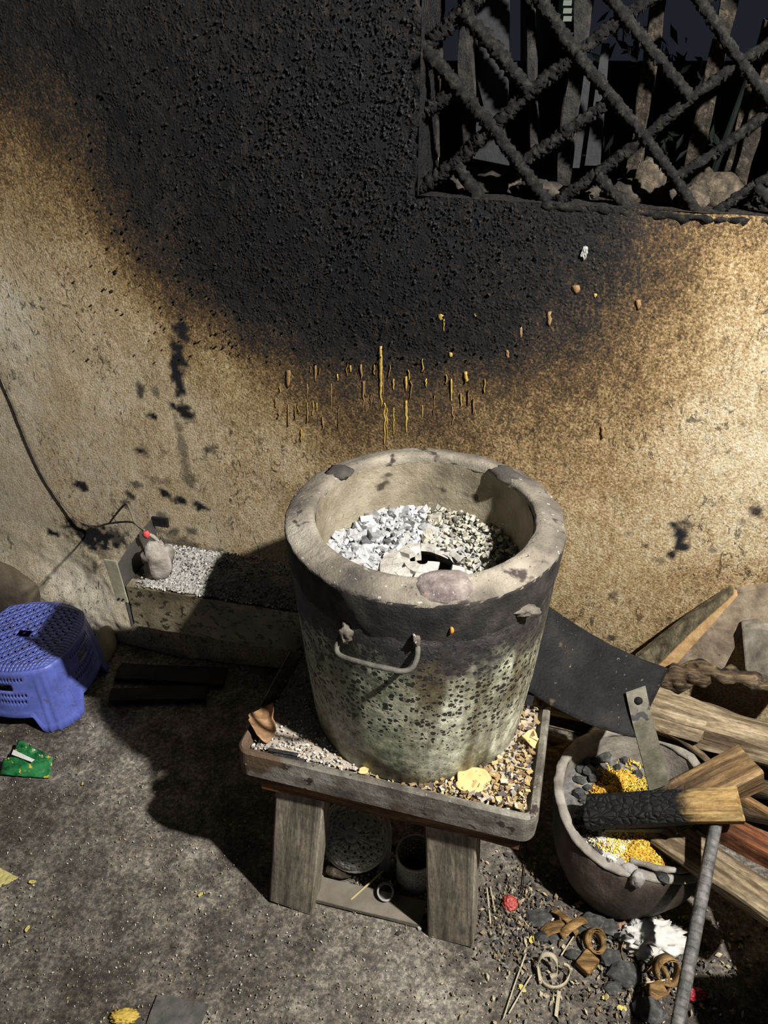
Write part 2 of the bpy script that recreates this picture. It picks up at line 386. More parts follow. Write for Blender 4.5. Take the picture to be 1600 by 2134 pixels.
for (u_, v0, v1, hw, k) in [(793,722,850,5,0),(801,840,925,3,0),(806,850,915,2,0),(846,785,815,4,0),(846,835,900,4,0),(820,790,812,3,0),(888,790,806,3,0),(940,790,835,3,0),
        (600,772,808,7,1),(657,762,795,4,1),(660,840,856,2,0),(752,760,790,4,1),(757,795,850,3,1),(703,780,793,3,0),(672,870,895,3,1),(628,895,920,2,0),(575,830,850,4,1),(780,760,780,3,1),(730,762,775,3,0),
        (917,655,668,9,0),(925,665,690,2,0),(938,735,745,6,0),(990,655,660,3,0),(1240,612,620,5,0),(1200,595,612,12,1),(1145,650,680,7,1),(1085,680,705,6,1),(1056,730,748,5,1),(1330,625,645,8,1),(1254,890,915,6,1),(970,775,798,6,0),(1010,790,818,2,0),(960,820,850,2,0),(880,845,870,2,0),(820,850,905,2,0),(690,800,850,2,1),(640,800,830,2,1)]:
    splash(u_, v0, v1, hw, m_food2 if k else m_food)
RS = random.Random(77)
for k in range(26):
    u_ = RS.uniform(575, 1020); v0 = 735 + abs(u_ - 800) * .08 + RS.uniform(0, 110); splash(u_, v0, v0 + RS.uniform(10, 46), RS.uniform(.9, 2.0), RS.choice((m_food, m_food2, m_food2)))
bb = B(); bb.blob(onwall(1218, 527, .002), (.005, .003, .010), 3, .6, 3, 2.5); bb.build('plaster_fleck', M('white_fleck', [(.10, .10, .10), (.42, .42, .41)], 160), parent=wall)

# ------------------------------------------------------------------ floor
def mat_floor():
    m, nt, p = newmat('dirty_concrete'); g = N(nt); v = g.coord()
    f1 = g.noise(v, 2.2, 6, .6); f2 = g.noise(v, 14, 8, .65, .4); f3 = g.noise(v, 110, 6, .75)
    c = g.ramp(g.math('ADD', g.math('MULTIPLY', f1, .55), g.math('MULTIPLY', f2, .45)), [(.34, (.028, .023, .019)), (.45, (.075, .064, .053)), (.55, (.165, .148, .126)), (.66, (.30, .28, .245))])
    c = g.mix(.85, c, g.ramp(f3, [(.34, (.18, .17, .16)), (.5, (.9, .9, .88)), (.64, (2.3, 2.25, 2.15))]), 'MULTIPLY')
    sp = g.step(g.noise(v, 210, 2, .6), .69, .74)
    c = g.mix(g.math('MULTIPLY', sp, .7), c, (.55, .52, .45, 1))
    g.l(c, p.inputs['Base Color']); p.inputs['Roughness'].default_value = .78; p.inputs['Specular IOR Level'].default_value = .35
    nb = g.bump(f3, .5, .003); nb = g.bump(f2, .5, .010, nb); g.l(nb, p.inputs['Normal']); return m
b = B()
b.grid(lambda a, c: Vector((-2.6 + 5.2 * a, -1.2 + 4.2 * c, .004 * (mn.noise(Vector((a * 26, c * 21, 1))) + .3 * mn.noise(Vector((a * 130, c * 105, 4)))) - .005)), 260, 210)
floor = b.build('floor', mat_floor(), smooth=True, kind='structure'); floor['label'] = 'dark stained concrete floor strewn with ash and crumbs'

# ------------------------------------------------------------------ window grille with crusted bars and slats behind
win = bpy.data.objects.new('window_1', None); COL.objects.link(win); win.location = W(WIN[0], WIN[2]); WM['window_1'] = Matrix.Translation(win.location); win['kind'] = 'structure'
win['label'] = 'unglazed window with a soot-crusted diamond grille and old slats behind'
m_bar = M('sooty_iron', [(.004, .004, .004), (.010, .0095, .009), (.030, .027, .024)], 110, rough=.85, bump=.9, bd=.004, bs=160, spec=.14)
z6 = lambda x, y: (840 + x / 2.105, y / 2.105)
BARS = [((80,195),(390,560)),((390,560),(510,720)),((510,720),(630,885)),((262,50),(555,400)),((560,-60),(760,240)),((760,240),(1050,590)),((1050,590),(1190,780)),((1190,780),(1300,950)),
        ((960,60),(1260,430)),((1290,-10),(1480,270)),((1480,270),(1680,540)),((90,215),(262,50)),((262,50),(380,-60)),((60,510),(215,410)),((70,830),(235,710)),((235,710),(390,560)),((390,560),(555,400)),((555,400),(760,240)),((760,240),(960,80)),((960,80),(1120,-30)),
        ((510,720),(700,590)),((700,590),(890,455)),((680,880),(845,765)),((845,765),(1050,610)),((1050,610),(1260,430)),((1260,430),(1480,270)),((1480,270),(1700,130)),((1190,780),(1380,660)),((1380,660),(1700,420)),((1340,950),(1545,810)),((1545,810),(1700,720)),
        ((232,725),(345,880)),((850,770),(1010,940)),((1545,815),(1640,930)),((1400,-60),(1310,20))]
SEGS = [(onwall(*z6(*a), d=-.022 if a[0] < c[0] and a[1] < c[1] else -.028), onwall(*z6(*c), d=-.022 if a[0] < c[0] and a[1] < c[1] else -.028), 1 - min(1, max(0, (a[0] - 200) / 1000))) for a, c in BARS]
def to_edge(p, q, d):
    """carry a strand on from p, away from q, to the edge of the opening"""
    s0, z0 = sz(*z6(*p)); s1, z1 = sz(*z6(*q)); ds, dz = s0 - s1, z0 - z1; t = 9
    if abs(ds) > 1e-6: t = min(t, ((WIN[1] if ds > 0 else WIN[0]) - s0) / ds)
    if abs(dz) > 1e-6: t = min(t, ((WIN[3] if dz > 0 else WIN[2]) - z0) / dz)
    if t > .02: SEGS.append((W(s0, z0, d), W(s0 + ds * t, z0 + dz * t, d), .1))
for p, q, d in (((1680, 540), (1480, 270), -.022), ((1700, 130), (1480, 270), -.028), ((1700, 420), (1380, 660), -.028), ((1700, 720), (1545, 810), -.028), ((560, -60), (760, 240), -.022), ((380, -60), (262, 50), -.028), ((1120, -30), (960, 80), -.028), ((1290, -10), (1480, 270), -.022), ((960, 60), (1260, 430), -.022)): to_edge(p, q, d)
for x0 in (1850, 2200, 2550): to_edge((x0, 200), (x0 + 285, 550), -.022); to_edge((x0, 200), (x0 - 285, -150), -.022)
for x0 in (1850, 2250): to_edge((x0, 900), (x0 - 220, 1040), -.028)
for i, (A, C, left) in enumerate(SEGS):
    n = max(6, int((C - A).length / .003)); fat = .0075 + .003 * left
    b = B(); b.tube([A.lerp(C, k / n) + Vector((0, 0, .002 * mn.noise(Vector((k * .15, i, 0))))) for k in range(n + 1)], [fat * (1 + .16 * mn.noise(Vector((k * .25, i * 3.1, 7)))) for k in range(n + 1)], 14, rough=.0035 + .004 * left, seed=i, fr=310)
    # hanging soot
    for k in range(int(10 + 30 * left)):
        p = A.lerp(C, R.random()); b.blob(p + Vector((0, 0, -fat * R.uniform(.3, 1.1))) + WN * R.uniform(-.004, .006), (.0025 * R.uniform(.6, 1.4), .0025, .004 * R.uniform(.5, 2.2)), i + k, .6, 1, 2.0)
    b.build('grille_bar', m_bar, parent=win, smooth=True)
A, C = onwall(1130, 428, -.005), onwall(1640, 470, -.005)
b = B(); b.tube([A.lerp(C, k / 60) for k in range(61)], [.007] * 61, 8, rough=.006, seed=3, fr=90); b.build('grille_bar', m_bar, parent=win, smooth=True)
m_slat = M('sooty_bamboo', [(.006, .005, .004), (.022, .017, .012), (.085, .066, .045)], 110, (1, 1, .7), rough=.9, bump=.9, bd=.006, bs=170)
m_slatd = M('black_slat', [(.010, .010, .010), (.022, .020, .019), (.045, .04, .035)], 60, (1, 1, .4), rough=.9, bump=.9, bd=.006, bs=170)
m_grey = M('grey_board', [(.016, .017, .020), (.028, .029, .033)], 45, rough=.7, bump=.4, bs=120)
SLATS = [((968,-60),(978,320),36,m_slatd,-.105),((1105,-60),(1112,345),22,m_slatd,-.11),((1225,-60),(1172,385),38,m_slatd,-.11),((1386,-80),(1316,385),34,m_slat,-.12),((1530,-60),(1432,405),36,m_slat,-.115),
         ((1600,40),(1506,390),15,m_slat,-.125),((1632,20),(1536,398),34,m_slat,-.115),((910,100),(905,330),20,m_slatd,-.12),((1790,-60),(1690,420),34,m_slat,-.115),((1900,-60),(1800,430),30,m_slat,-.12),((2040,-60),(1920,440),36,m_slat,-.115)]
for i, (a, c, wpx, mt, dd) in enumerate(SLATS):
    A, C = onwall(*a, d=dd), onwall(*c, d=dd); A = C + (A - C) * ((1.88 - C.z) / (A.z - C.z)) if a[1] < 0 else A
    plank('slat', A, C, wpx / FPX * 1.05, .014, mt, up=WN, parent=win, seed=i + 200, wob=.003, fr=30, seg=40, rag=.004)
for i, (q, dd) in enumerate([([(1000, -60), (1062, -60), (1058, 190), (1050, 290), (1015, 250), (985, 130)], -.125), ([(1254, 90), (1270, 90), (1250, 345), (1218, 345)], -.125), ([(1205, 150), (1232, 150), (1210, 350), (1180, 350)], -.135), ([(1000, 180), (1048, 200), (1060, 345), (985, 330)], -.135)]):
    b = B(); b.poly([onwall(*p, d=dd) for p in q], .008, WN); b.build('board', m_grey, parent=win)
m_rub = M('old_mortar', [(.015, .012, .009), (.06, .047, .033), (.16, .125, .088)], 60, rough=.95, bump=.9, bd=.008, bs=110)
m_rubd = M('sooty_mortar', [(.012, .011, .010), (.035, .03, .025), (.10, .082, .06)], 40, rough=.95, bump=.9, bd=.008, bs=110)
for i, (u_, v_, rx, rz, mt, dd, lab) in enumerate([
        (1345,388,.035,.030,m_rub,-.095,'brown mortar lump on the window sill, squeezed between two slats'),
        (1480,412,.046,.026,m_rub,-.085,'wide pale mortar lump on the window sill beside the rightmost slats'),
        (1435,432,.026,.016,m_rub,-.055,'flat wedge of mortar lying on the window sill under the grille'),
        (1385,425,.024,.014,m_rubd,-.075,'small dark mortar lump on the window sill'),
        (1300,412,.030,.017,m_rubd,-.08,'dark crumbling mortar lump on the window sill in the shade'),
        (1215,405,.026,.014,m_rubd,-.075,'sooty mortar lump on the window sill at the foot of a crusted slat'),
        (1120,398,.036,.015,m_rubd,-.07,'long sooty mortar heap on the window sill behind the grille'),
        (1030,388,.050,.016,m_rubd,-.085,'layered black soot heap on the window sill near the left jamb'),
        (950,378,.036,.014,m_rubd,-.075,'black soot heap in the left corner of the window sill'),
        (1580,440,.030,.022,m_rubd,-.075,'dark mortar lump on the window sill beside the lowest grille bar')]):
    p = onwall(u_, v_, dd); b = B(); b.blob((p.x, p.y, WIN[2] + rz * .5), (rx, .028, rz * 1.3), i + 2, .55, 3, 2.2, rot=Matrix.Rotation(-YAW, 3, 'Z'), flat_bottom=WIN[2] - .002)
    tag(b.build('mortar_lump', mt, org=(p.x, p.y, WIN[2]), smooth=True), lab, 'mortar lump', 'mortar lumps on the sill')

# outside, beyond the window
m_out = M('dark_garden_wall', [(.008, .009, .009), (.014, .015, .015)], 4, rough=.95, bump=0)
b = B(); b.box((1.2, 4.2, .66), (7, .12, 1.32)); o = b.build('garden_wall', m_out, org=(1.2, 4.2, 0)); tag(o, 'dark garden wall outside beyond the grille', 'wall', kind='structure')
b = B(); b.box((0, 2.6, -.03), (8, 2.2, .04)); 
o = b.build('ground', m_out, org=(0, 3.2, 0)); o['kind'] = 'structure'
m_b1 = M('far_wall', [(.05, .055, .065), (.06, .066, .078)], 4, rough=.9, bump=0)
bl = thing('building', (1.0, 5.0, 0), 'dim building outside the grille with one small lit louvred window', 'building')
P0 = lambda u_, v_, y=4.9: aty(u_, v_, y)
b = B(); q = [P0(1090, -300), P0(1226, -300), P0(1206, 95), P0(1170, 150), P0(1090, 160)]; b.poly(q, .1, (0, -1, 0)); b.build('facade', M('night_facade', [(.009, .01, .013), (.014, .016, .02)], 3, bump=0), parent=bl)
m_lit, nt, p = newmat('lit_window'); p.inputs['Base Color'].default_value = (.3, .3, .25, 1); p.inputs['Emission Color'].default_value = (.62, .66, .55, 1); p.inputs['Emission Strength'].default_value = .42
m_fr = M('green_window_frame', [(.02, .05, .03), (.03, .06, .04)], 10, bump=0)
fb = B(); fb.poly([P0(1166, -20, 4.88), P0(1203, -20, 4.88), P0(1198, 46, 4.88), P0(1162, 46, 4.88)], .03, (0, -1, 0)); fo = fb.build('window_frame', m_fr, parent=bl)
for k in range(4):
    v0 = -16 + k * 16.5; b = B(); b.poly([P0(1175, v0, 4.84), P0(1192, v0, 4.84), P0(1190.5, v0 + 11, 4.84), P0(1173.5, v0 + 11, 4.84)], .01, (0, -1, 0)); b.build('pane', m_lit, parent=fo)
b = B(); b.poly([P0(1112, 20, 4.86), P0(1116, 20, 4.86), P0(1104, 165, 4.86), P0(1098, 165, 4.86)], .02, (0, -1, 0)); b.build('light_gap', m_lit, parent=bl)
m_leaf = M('night_leaf', [(.004, .007, .006), (.010, .016, .012)], 20, bump=0)
br = thing('bush', (1.0, 2.6, 0), 'dark leafy bush outside, seen through the grille', 'bush')
b = B(); b.tube([(1.0, 2.6, 0), (1.02, 2.6, .8), (1.1, 2.58, 1.4)], [.02, .016, .006], 7); b.build('stem', m_leaf, parent=br)
b = B()
for k in range(90):
    u_, v_ = R.choice([(1305, 110), (1335, 100), (1400, 120), (1440, 130), (1255, 300), (1385, 300), (1490, 300), (1300, 60)]); c = aty(u_ + R.gauss(0, 18), v_ + R.gauss(0, 22), 2.6 + R.uniform(-.1, .1))
    r = rnd_rot(R); L = R.uniform(.015, .04); b.add([c + r @ Vector(q) for q in ((-L, 0, 0), (0, L * .3, .004), (L, 0, 0), (0, -L * .3, .004))], [(0, 1, 2, 3)])
b.build('leaves', m_leaf, parent=br, kind='stuff')

# ------------------------------------------------------------------ the table under the stove
TH = .44
FL, FR = atz(488, 1563, TH), atz(1120, 1712, TH)
te = (FR - FL).normalized(); tn = Vector((-te.y, te.x, 0)); TW = (FR - FL).length; TD = .46
def T(a, c, z): return FL + te * a + tn * c + Vector((0, 0, z - TH))
TR = Matrix((te, tn, Vector((0, 0, 1)))).transposed()
table = thing('stove_table', T(TW / 2, TD / 2, 0), 'low wooden table with a grey metal tray top carrying the stove', 'table')
m_tray = M('sooty_tin', [(.03, .026, .023), (.10, .088, .072), (.23, .215, .18), (.38, .365, .32)], 13, rough=.7, bump=.8, bd=.003, bs=130, det=10, lo=.33, hi=.66, speck=[(30, .60, (.035, .026, .02, 1)), (6, .54, (.105, .066, .040, 1)), (170, .66, (.34, .32, .28, 1))], spec=.5)
m_ashw = M('ash', [(.30, .28, .25), (.55, .53, .49), (.72, .71, .68)], 160, rough=.95, bump=.8, bd=.003, bs=300, speck=[(120, .66, (.07, .06, .05, 1))], lo=.35, hi=.6)
m_apron = wood('scorched_board', lin(70, 45, 28), lin(128, 88, 50), lin(150, 118, 76), .7)
m_leg = wood('grey_old_wood', lin(108, 101, 90), lin(146, 138, 124), lin(178, 170, 154), .5)
# tray: rounded rectangle pan with a raised lip
def rrect(hw, hd, r, n=8):
    out = []
    for cx, cy, a0 in ((hw - r, hd - r, 0), (-hw + r, hd - r, 90), (-hw + r, -hd + r, 180), (hw - r, -hd + r, 270)):
        for k in range(n + 1):
            a = math.radians(a0 + 90 * k / n); out.append((cx + r * math.cos(a), cy + r * math.sin(a)))
    return out
b = B(); n = None
prof = [(-.012, .002, -.062), (0, .004, -.058), (.001, .004, -.03), (0, .004, -.004), (-.004, .0, .0), (-.012, .0, -.003), (-.020, .0, -.020), (-.03, 0, -.022)]
vs_ = []
for (off, ro, dz) in prof:
    ring = rrect(TW / 2 + off, TD / 2 + off, .022 + max(off, -.015))
    n = len(ring)
    for (x, y) in ring:
        wv = .0018 * mn.noise(Vector((x * 18, y * 18, dz * 30)))
        vs_.append(T(TW / 2 + x + wv, TD / 2 + y + wv, TH + dz + wv))
fs = [(i * n + k, i * n + (k + 1) % n, (i + 1) * n + (k + 1) % n, (i + 1) * n + k) for i in range(len(prof) - 1) for k in range(n)]
fs += [tuple(range((len(prof) - 1) * n, len(prof) * n)), tuple(reversed(range(n)))]
b.add(vs_, fs); tray = b.build('tray_top', m_tray, parent=table, smooth=False)
for (a0, c0, a1, c1) in ((.035, .02, TW - .02, .02), (.035, TD - .03, TW - .03, TD - .03), (.03, .03, .03, TD - .04), (TW - .04, .03, TW - .04, TD - .04)):
    plank('apron', T(a0, c0, TH - .078), T(a1, c1, TH - .078), .022, .044, m_apron, parent=table, seed=a0 * 9 + c1, wob=.0025)
legs = [((60, -1), (560, 1680), (663, 1700), (560, 1886), (652, 1905)), ((0, 0), (905, 1755), (1020, 1785), (890, 1950), (985, 1975))]
def leg(foot, top, wd, th, seed):
    plank('leg', top, foot, th, wd, m_leg, up=te, parent=table, seed=seed, wob=.0015, rag=.002, ch=.06, seg=10)
f1 = (atz(560, 1882) + atz(650, 1903)) / 2; w1 = (atz(650, 1903) - atz(560, 1882)).length
f2 = (atz(890, 1952) + atz(985, 1975)) / 2; w2 = (atz(985, 1975) - atz(890, 1952)).length
th = .052
leg(f1 + tn * th / 2, T(.108, .045, TH - .055), w1, th, 1)
leg(f2 + tn * th / 2, T(TW - .135, .045, TH - .055), w2, th, 2)
leg(T(.07, TD - .03, 0), T(.09, TD - .07, TH - .055), w1, th, 3)
leg(T(TW - .07, TD - .03, 0), T(TW - .09, TD - .07, TH - .055), w2, th, 4)

# ------------------------------------------------------------------ the stove
SC = Vector((.062, .958, 0)); ZB, ZT = TH - .021, .834; R0, R1, RI = .187, .2135, .168
stove = thing('bucket_stove', (SC.x, SC.y, ZB), 'round bucket stove with thick clay rim, rusty spotted paint and ash inside', 'stove')
def mat_stove():
    m, nt, p = newmat('rusted_paint'); g = N(nt); v = g.coord()
    sep = g.n('ShaderNodeSeparateXYZ'); g.l(v, sep.inputs[0]); z = sep.outputs[2]
    f = g.noise(v, 9, 7, .65); ff = g.noise(v, 70, 6, .7); st = g.noise(g.coord((16, 16, 1.6)), 1, 5, .6)
    c = g.ramp(f, [(.34, (.11, .108, .075)), (.47, (.34, .35, .265)), (.60, (.58, .59, .48))])
    c = g.mix(g.math('MULTIPLY', g.step(st, .47, .66), .85), c, (.085, .062, .030, 1))
    c = g.mix(.75, c, g.ramp(ff, [(.34, (.3, .3, .27)), (.62, (1.5, 1.5, 1.42))]), 'MULTIPLY')
    vd = g.n('ShaderNodeVectorMath', operation='ADD'); ns_ = g.n('ShaderNodeTexNoise'); ns_.inputs['Scale'].default_value = 120; g.l(v, ns_.inputs['Vector']); sc_ = g.n('ShaderNodeVectorMath', operation='SCALE'); sc_.inputs['Scale'].default_value = .006; g.l(ns_.outputs['Color'], sc_.inputs[0]); g.l(v, vd.inputs[0]); g.l(sc_.outputs[0], vd.inputs[1]); vv = vd.outputs[0]
    vo = g.voro(vv, 125); rn = g.n('ShaderNodeTexVoronoi'); rn.inputs['Scale'].default_value = 125; g.l(vv, rn.inputs['Vector'])
    sepc = g.n('ShaderNodeSeparateColor'); g.l(rn.outputs['Color'], sepc.inputs[0])
    zi = g.math('MULTIPLY', g.step(z, .03, .16), 1.0)
    size = g.math('MULTIPLY', g.math('MULTIPLY', sepc.outputs[0], zi), .72)
    spot = g.math('SUBTRACT', 1.0, g.step(g.math('SUBTRACT', vo, size), -.12, .0))
    c = g.mix(g.math('MULTIPLY', g.step(g.noise(v, 210, 3), .60, .66), .75), c, (.03, .024, .016, 1))
    c = g.mix(g.math('MULTIPLY', spot, .95), c, (.012, .010, .009, 1))
    up = g.step(g.math('ADD', z, g.math('MULTIPLY', g.math('SUBTRACT', g.noise(v, 22, 5), .5), .16)), .225, .30)
    c = g.mix(up, c, g.ramp(ff, [(.3, (.012, .011, .012)), (.6, (.04, .036, .036)), (.75, (.085, .075, .068))]))
    c = g.mix(g.math('MULTIPLY', g.step(z, .29, .34), g.step(f, .45, .6)), c, (.075, .066, .066, 1))
    g.l(c, p.inputs['Base Color']); p.inputs['Roughness'].default_value = .55; p.inputs['Specular IOR Level'].default_value = .4
    h = g.math('SUBTRACT', ff, g.math('MULTIPLY', spot, .8)); g.l(g.bump(h, .5, .003), p.inputs['Normal']); return m
m_body = mat_stove()
m_clay = M('sooty_clay', [(.045, .040, .036), (.14, .122, .10), (.27, .24, .19), (.40, .365, .30)], 8, rough=.92, bump=1.0, bd=.004, bs=150, det=9, speck=[(17, .60, (.06, .045, .042, 1)), (110, .66, (.46, .44, .39, 1)), (170, .66, (.05, .045, .04, 1))])
m_inner = M('heat_pale_clay', [(.14, .118, .082), (.27, .235, .165), (.42, .375, .28)], 14, rough=.95, bump=.9, bd=.004, bs=150, det=9, speck=[(11, .64, (.06, .048, .035, 1)), (150, .66, (.5, .46, .36, 1)), (90, .68, (.09, .075, .055, 1))])
dn = lambda amt, fr: (lambda q, a, r, z: q + Vector((math.cos(a), math.sin(a), .6)) * amt * mn.noise(q * fr))
b = B(); b.lathe([(.0, .0), (R0 - .004, .0), (R0, .004), (R0 + .004, .06), (R0 + .010, .13), (R0 + .015, .20), (R0 + .019, .262), (R0 + .021, .31), (R0 + .0215, .345), (R0 + .018, .352)], (SC.x, SC.y, ZB), 96, fn=dn(.0015, 18)); b.build('body', m_body, parent=stove, smooth=True)
hz = ZT - ZB
rn_ = lambda q, a, r, z: q + Vector((math.cos(a), math.sin(a), .8)) * (.0022 * mn.noise(q * 40) + .0012 * mn.noise(q * 120))
b = B(); b.lathe([(R0 + .019, hz - .092), (R1 - .0045, hz - .078), (R1 - .002, hz - .06), (R1 - .0005, hz - .035), (R1 + .001, hz - .018), (R1 + .0005, hz - .012), (R1 - .004, hz - .009)], (SC.x, SC.y, ZB), 160, fn=rn_)
b.build('collar', M('sooty_collar', [(.010, .009, .009), (.028, .025, .024), (.075, .064, .058)], 20, rough=.8, bump=.9, bd=.003, bs=150, det=9, speck=[(9, .64, (.10, .085, .08, 1))]), parent=stove, smooth=True)
b = B(); b.lathe([(R1 + .0008, hz - .016), (R1 + .0005, hz - .012), (R1 - .002, hz - .009), (R1 - .010, hz - .007), (R1 - .022, hz - .003), (RI + .012, hz + .001), (RI + .003, hz), (RI + .0005, hz - .003), (RI - .0005, hz - .008), (RI - .001, hz - .013)], (SC.x, SC.y, ZB), 160, fn=rn_)
m_rimclay = m_clay
rim = b.build('rim', m_rimclay, parent=stove, smooth=True)
b = B(); b.lathe([(RI - .0005, hz - .010), (RI - .002, hz - .045), (RI - .006, hz - .09), (RI - .014, hz - .15), (RI - .03, hz - .22), (.05, hz - .25), (.0, hz - .25)], (SC.x, SC.y, ZB), 96, fn=dn(.003, 24)); b.build('firebox_lining', m_inner, parent=stove, smooth=True)
# pot rests moulded on the rim
def rest(ang, col, ln=.05, wd=.022, up=.012):
    a = math.radians(ang); d = Vector((math.cos(a), math.sin(a), 0)); t = Vector((-d.y, d.x, 0)); rm = Matrix((t, d, Vector((0, 0, 1)))).transposed()
    b = B(); b.blob(SC + d * (RI + .010) + Vector((0, 0, ZT - .002)), (ln * .5, wd, up), ang, .35, 3, 1.6, rot=rm); return b.build('pot_rest', col, parent=stove, smooth=True)
m_dkclay = M('dark_clay', [(.03, .026, .024), (.085, .075, .065)], 30, bump=.8, bs=120)
m_pinkclay = M('pinkish_clay', [(.085, .066, .064), (.20, .165, .155), (.32, .28, .26)], 45, bump=.9, bs=150, speck=[(70, .66, (.4, .25, .08, 1)), (120, .64, (.42, .40, .37, 1))])
rest(139, m_dkclay, .045, .022, .006); rest(38, m_dkclay, .06, .02, .007)
b = B(); a = math.radians(-84); d = Vector((math.cos(a), math.sin(a), 0)); t = Vector((-d.y, d.x, 0)); rm = Matrix((t, d, Vector((0, 0, 1)))).transposed()
b.blob(SC + d * (RI + .014) + Vector((0, 0, ZT - .014)), (.044, .030, .024), 5, .22, 3, 1.8, rot=rm, flat_bottom=ZT - .034); b.v = [(x, y, min(z, ZT + .006 + .0015 * mn.noise(Vector((x, y, 0)) * 90))) for x, y, z in b.v]; o = b.build('pot_rest', m_pinkclay, parent=stove, smooth=True)
# ash ring inside: a bed with loose chunks; broken pierced grate in the middle
def zash(r): return ZT - .134 + .032 * max(0, min(1, (r - .05) / .105)) ** 1.2
b = B()
b.lathe([(.070, 0), (.078, 0), (.09, 0), (.11, 0), (.13, 0), (.15, 0), (.163, 0)], (SC.x, SC.y, 0), 72, fn=lambda q, a, r, z: Vector((q.x, q.y, zash(r) - .006 + .008 * mn.noise(q * 45) + .012 * mn.noise(q * 13) )))
R = random.Random(11)
def piece(c, r, rr, sub=1, rough=.5):
    b.blob(c, (r * R.uniform(.8, 1.3), r * R.uniform(.7, 1.1), r * R.uniform(.5, .9)), R.random() * 90, rough, sub, 1.4, rot=rnd_rot(R), col=rr)
b.c = [(.55, .55, .55, 1)] * len(b.c)
def chunk(c, r, col, rot):
    sx, sy, sz_ = r * R.uniform(.8, 1.4), r * R.uniform(.6, 1.1), r * R.uniform(.3, .7)
    vs_ = [c + rot @ Vector((x * sx * R.uniform(.55, 1.1), y * sy * R.uniform(.55, 1.1), z * sz_ * R.uniform(.6, 1.1))) for x in (-1, 1) for y in (-1, 1) for z in (-1, 1)]
    b.add(vs_, [(0, 1, 3, 2), (4, 6, 7, 5), (0, 4, 5, 1), (2, 3, 7, 6), (0, 2, 6, 4), (1, 5, 7, 3)], col)
for k in range(3000):
    rr = .068 + .094 * math.sqrt(R.random()); a = R.uniform(0, 6.283)
    if math.sin(a) < -.65 and rr > .12: continue
    gsc = R.choice([.18, .4, .62, .72, .8, .86]); tint = (gsc, gsc, gsc * 1.05, 1) if math.cos(a) < .1 else (gsc * 1.0, gsc * .95, gsc * .80, 1)
    c = SC + Vector((rr * math.cos(a), rr * math.sin(a), zash(rr) + R.uniform(-.010, .005)))
    big = R.random() < .12 and math.cos(a) < .25
    chunk(c, R.uniform(.007, .013) if big else R.choice([.0018, .0025, .0035, .005]), tint, Matrix.Rotation(R.uniform(0, 6.28), 3, 'Z') @ Matrix.Rotation(R.gauss(0, .5), 3, 'X') @ Matrix.Rotation(R.gauss(0, .5), 3, 'Y'))
m_ashc = M('white_ash_chunks', [(.42, .42, .42), (.66, .66, .65), (.82, .82, .81)], 130, rough=.95, bump=.7, bd=.003, bs=220, attr=True)
o = b.build('ash_heap', m_ashc, org=(SC.x, SC.y, ZT - .14)); tag(o, 'white crumbly wood ash heaped around the grate inside the stove', 'ash', kind='stuff')
# pierced grate: dome of clay cells, some knocked out into a ragged hole
b = B(); gz = ZT - .137; GR = .086
def gp(r, a): return SC + Vector((r * math.cos(a), r * math.sin(a) + .010, gz + .022 * (1 - (r / GR) ** 2) - (.02 if r > GR * .96 else 0)))
na, nr = 16, 4
for i in range(na):
    for j in range(nr):
        a0, a1 = 2 * math.pi * i / na, 2 * math.pi * (i + 1) / na; r0, r1 = .008 + (GR - .008) * j / nr, .008 + (GR - .008) * (j + 1) / nr
        am = math.degrees((a0 + a1) / 2) % 360
        if (j in (1, 2) and (am > 335 or am < 100) and not (j == 2 and am > 70)) or (j == 0 and am < 180): continue
        outer = [gp(r0, a0), gp(r0, (a0 + a1) / 2), gp(r0, a1), gp((r0 + r1) / 2, a1), gp(r1, a1), gp(r1, (a0 + a1) / 2), gp(r1, a0), gp((r0 + r1) / 2, a0)]
        if j in (1, 3) and i % 2 == 0:
            cm = sum(outer, Vector()) / 8; inner = [cm + (p - cm) * .42 for p in outer]
            b.add(outer + inner, [(k, k + 8, (k + 1) % 8 + 8, (k + 1) % 8) for k in range(8)])
        else: b.add(outer, [tuple(range(8))])
m_grate = M('pale_grate', [(.30, .285, .25), (.48, .46, .42), (.60, .58, .54)], 40, rough=.95, bump=.8, bd=.003, bs=160)
b.build('fire_grate', m_grate, parent=stove, solid=.008)
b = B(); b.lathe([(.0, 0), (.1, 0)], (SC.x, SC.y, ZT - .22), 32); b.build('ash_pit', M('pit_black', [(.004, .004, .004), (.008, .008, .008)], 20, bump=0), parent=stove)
# front drop handle held by clay lumps
def oncyl(u, v, rad):
    d = ray(u, v); c = Vector((0, 0, CAMH)); ox, oy = c.x - SC.x, c.y - SC.y
    A_ = d.x ** 2 + d.y ** 2; B_ = 2 * (ox * d.x + oy * d.y); C_ = ox * ox + oy * oy - rad * rad
    t = (-B_ - math.sqrt(max(0, B_ * B_ - 4 * A_ * C_))) / (2 * A_); return c + d * t
m_rod = M('handle_iron', [(.05, .047, .04), (.13, .125, .105)], 60, rough=.7, bump=.6, spec=.3)
hp = [oncyl(u_, v_, r) for u_, v_, r in ((722, 1306, .206), (708, 1330, .213), (701, 1352, .222), (712, 1368, .228), (760, 1383, .232), (810, 1394, .232), (838, 1399, .230), (858, 1392, .226), (868, 1372, .218), (870, 1352, .210), (868, 1340, .2))]
def smoothpts(p, k=6):
    out = []
    for i in range(len(p) - 1):
        p0, p1, p2, p3 = p[max(i - 1, 0)], p[i], p[i + 1], p[min(i + 2, len(p) - 1)]
        for j in range(k):
            t = j / k; out.append(.5 * ((2 * p1) + (p2 - p0) * t + (2 * p0 - 5 * p1 + 4 * p2 - p3) * t * t + (3 * p1 - p0 - 3 * p2 + p3) * t ** 3))
    return out + [p[-1]]
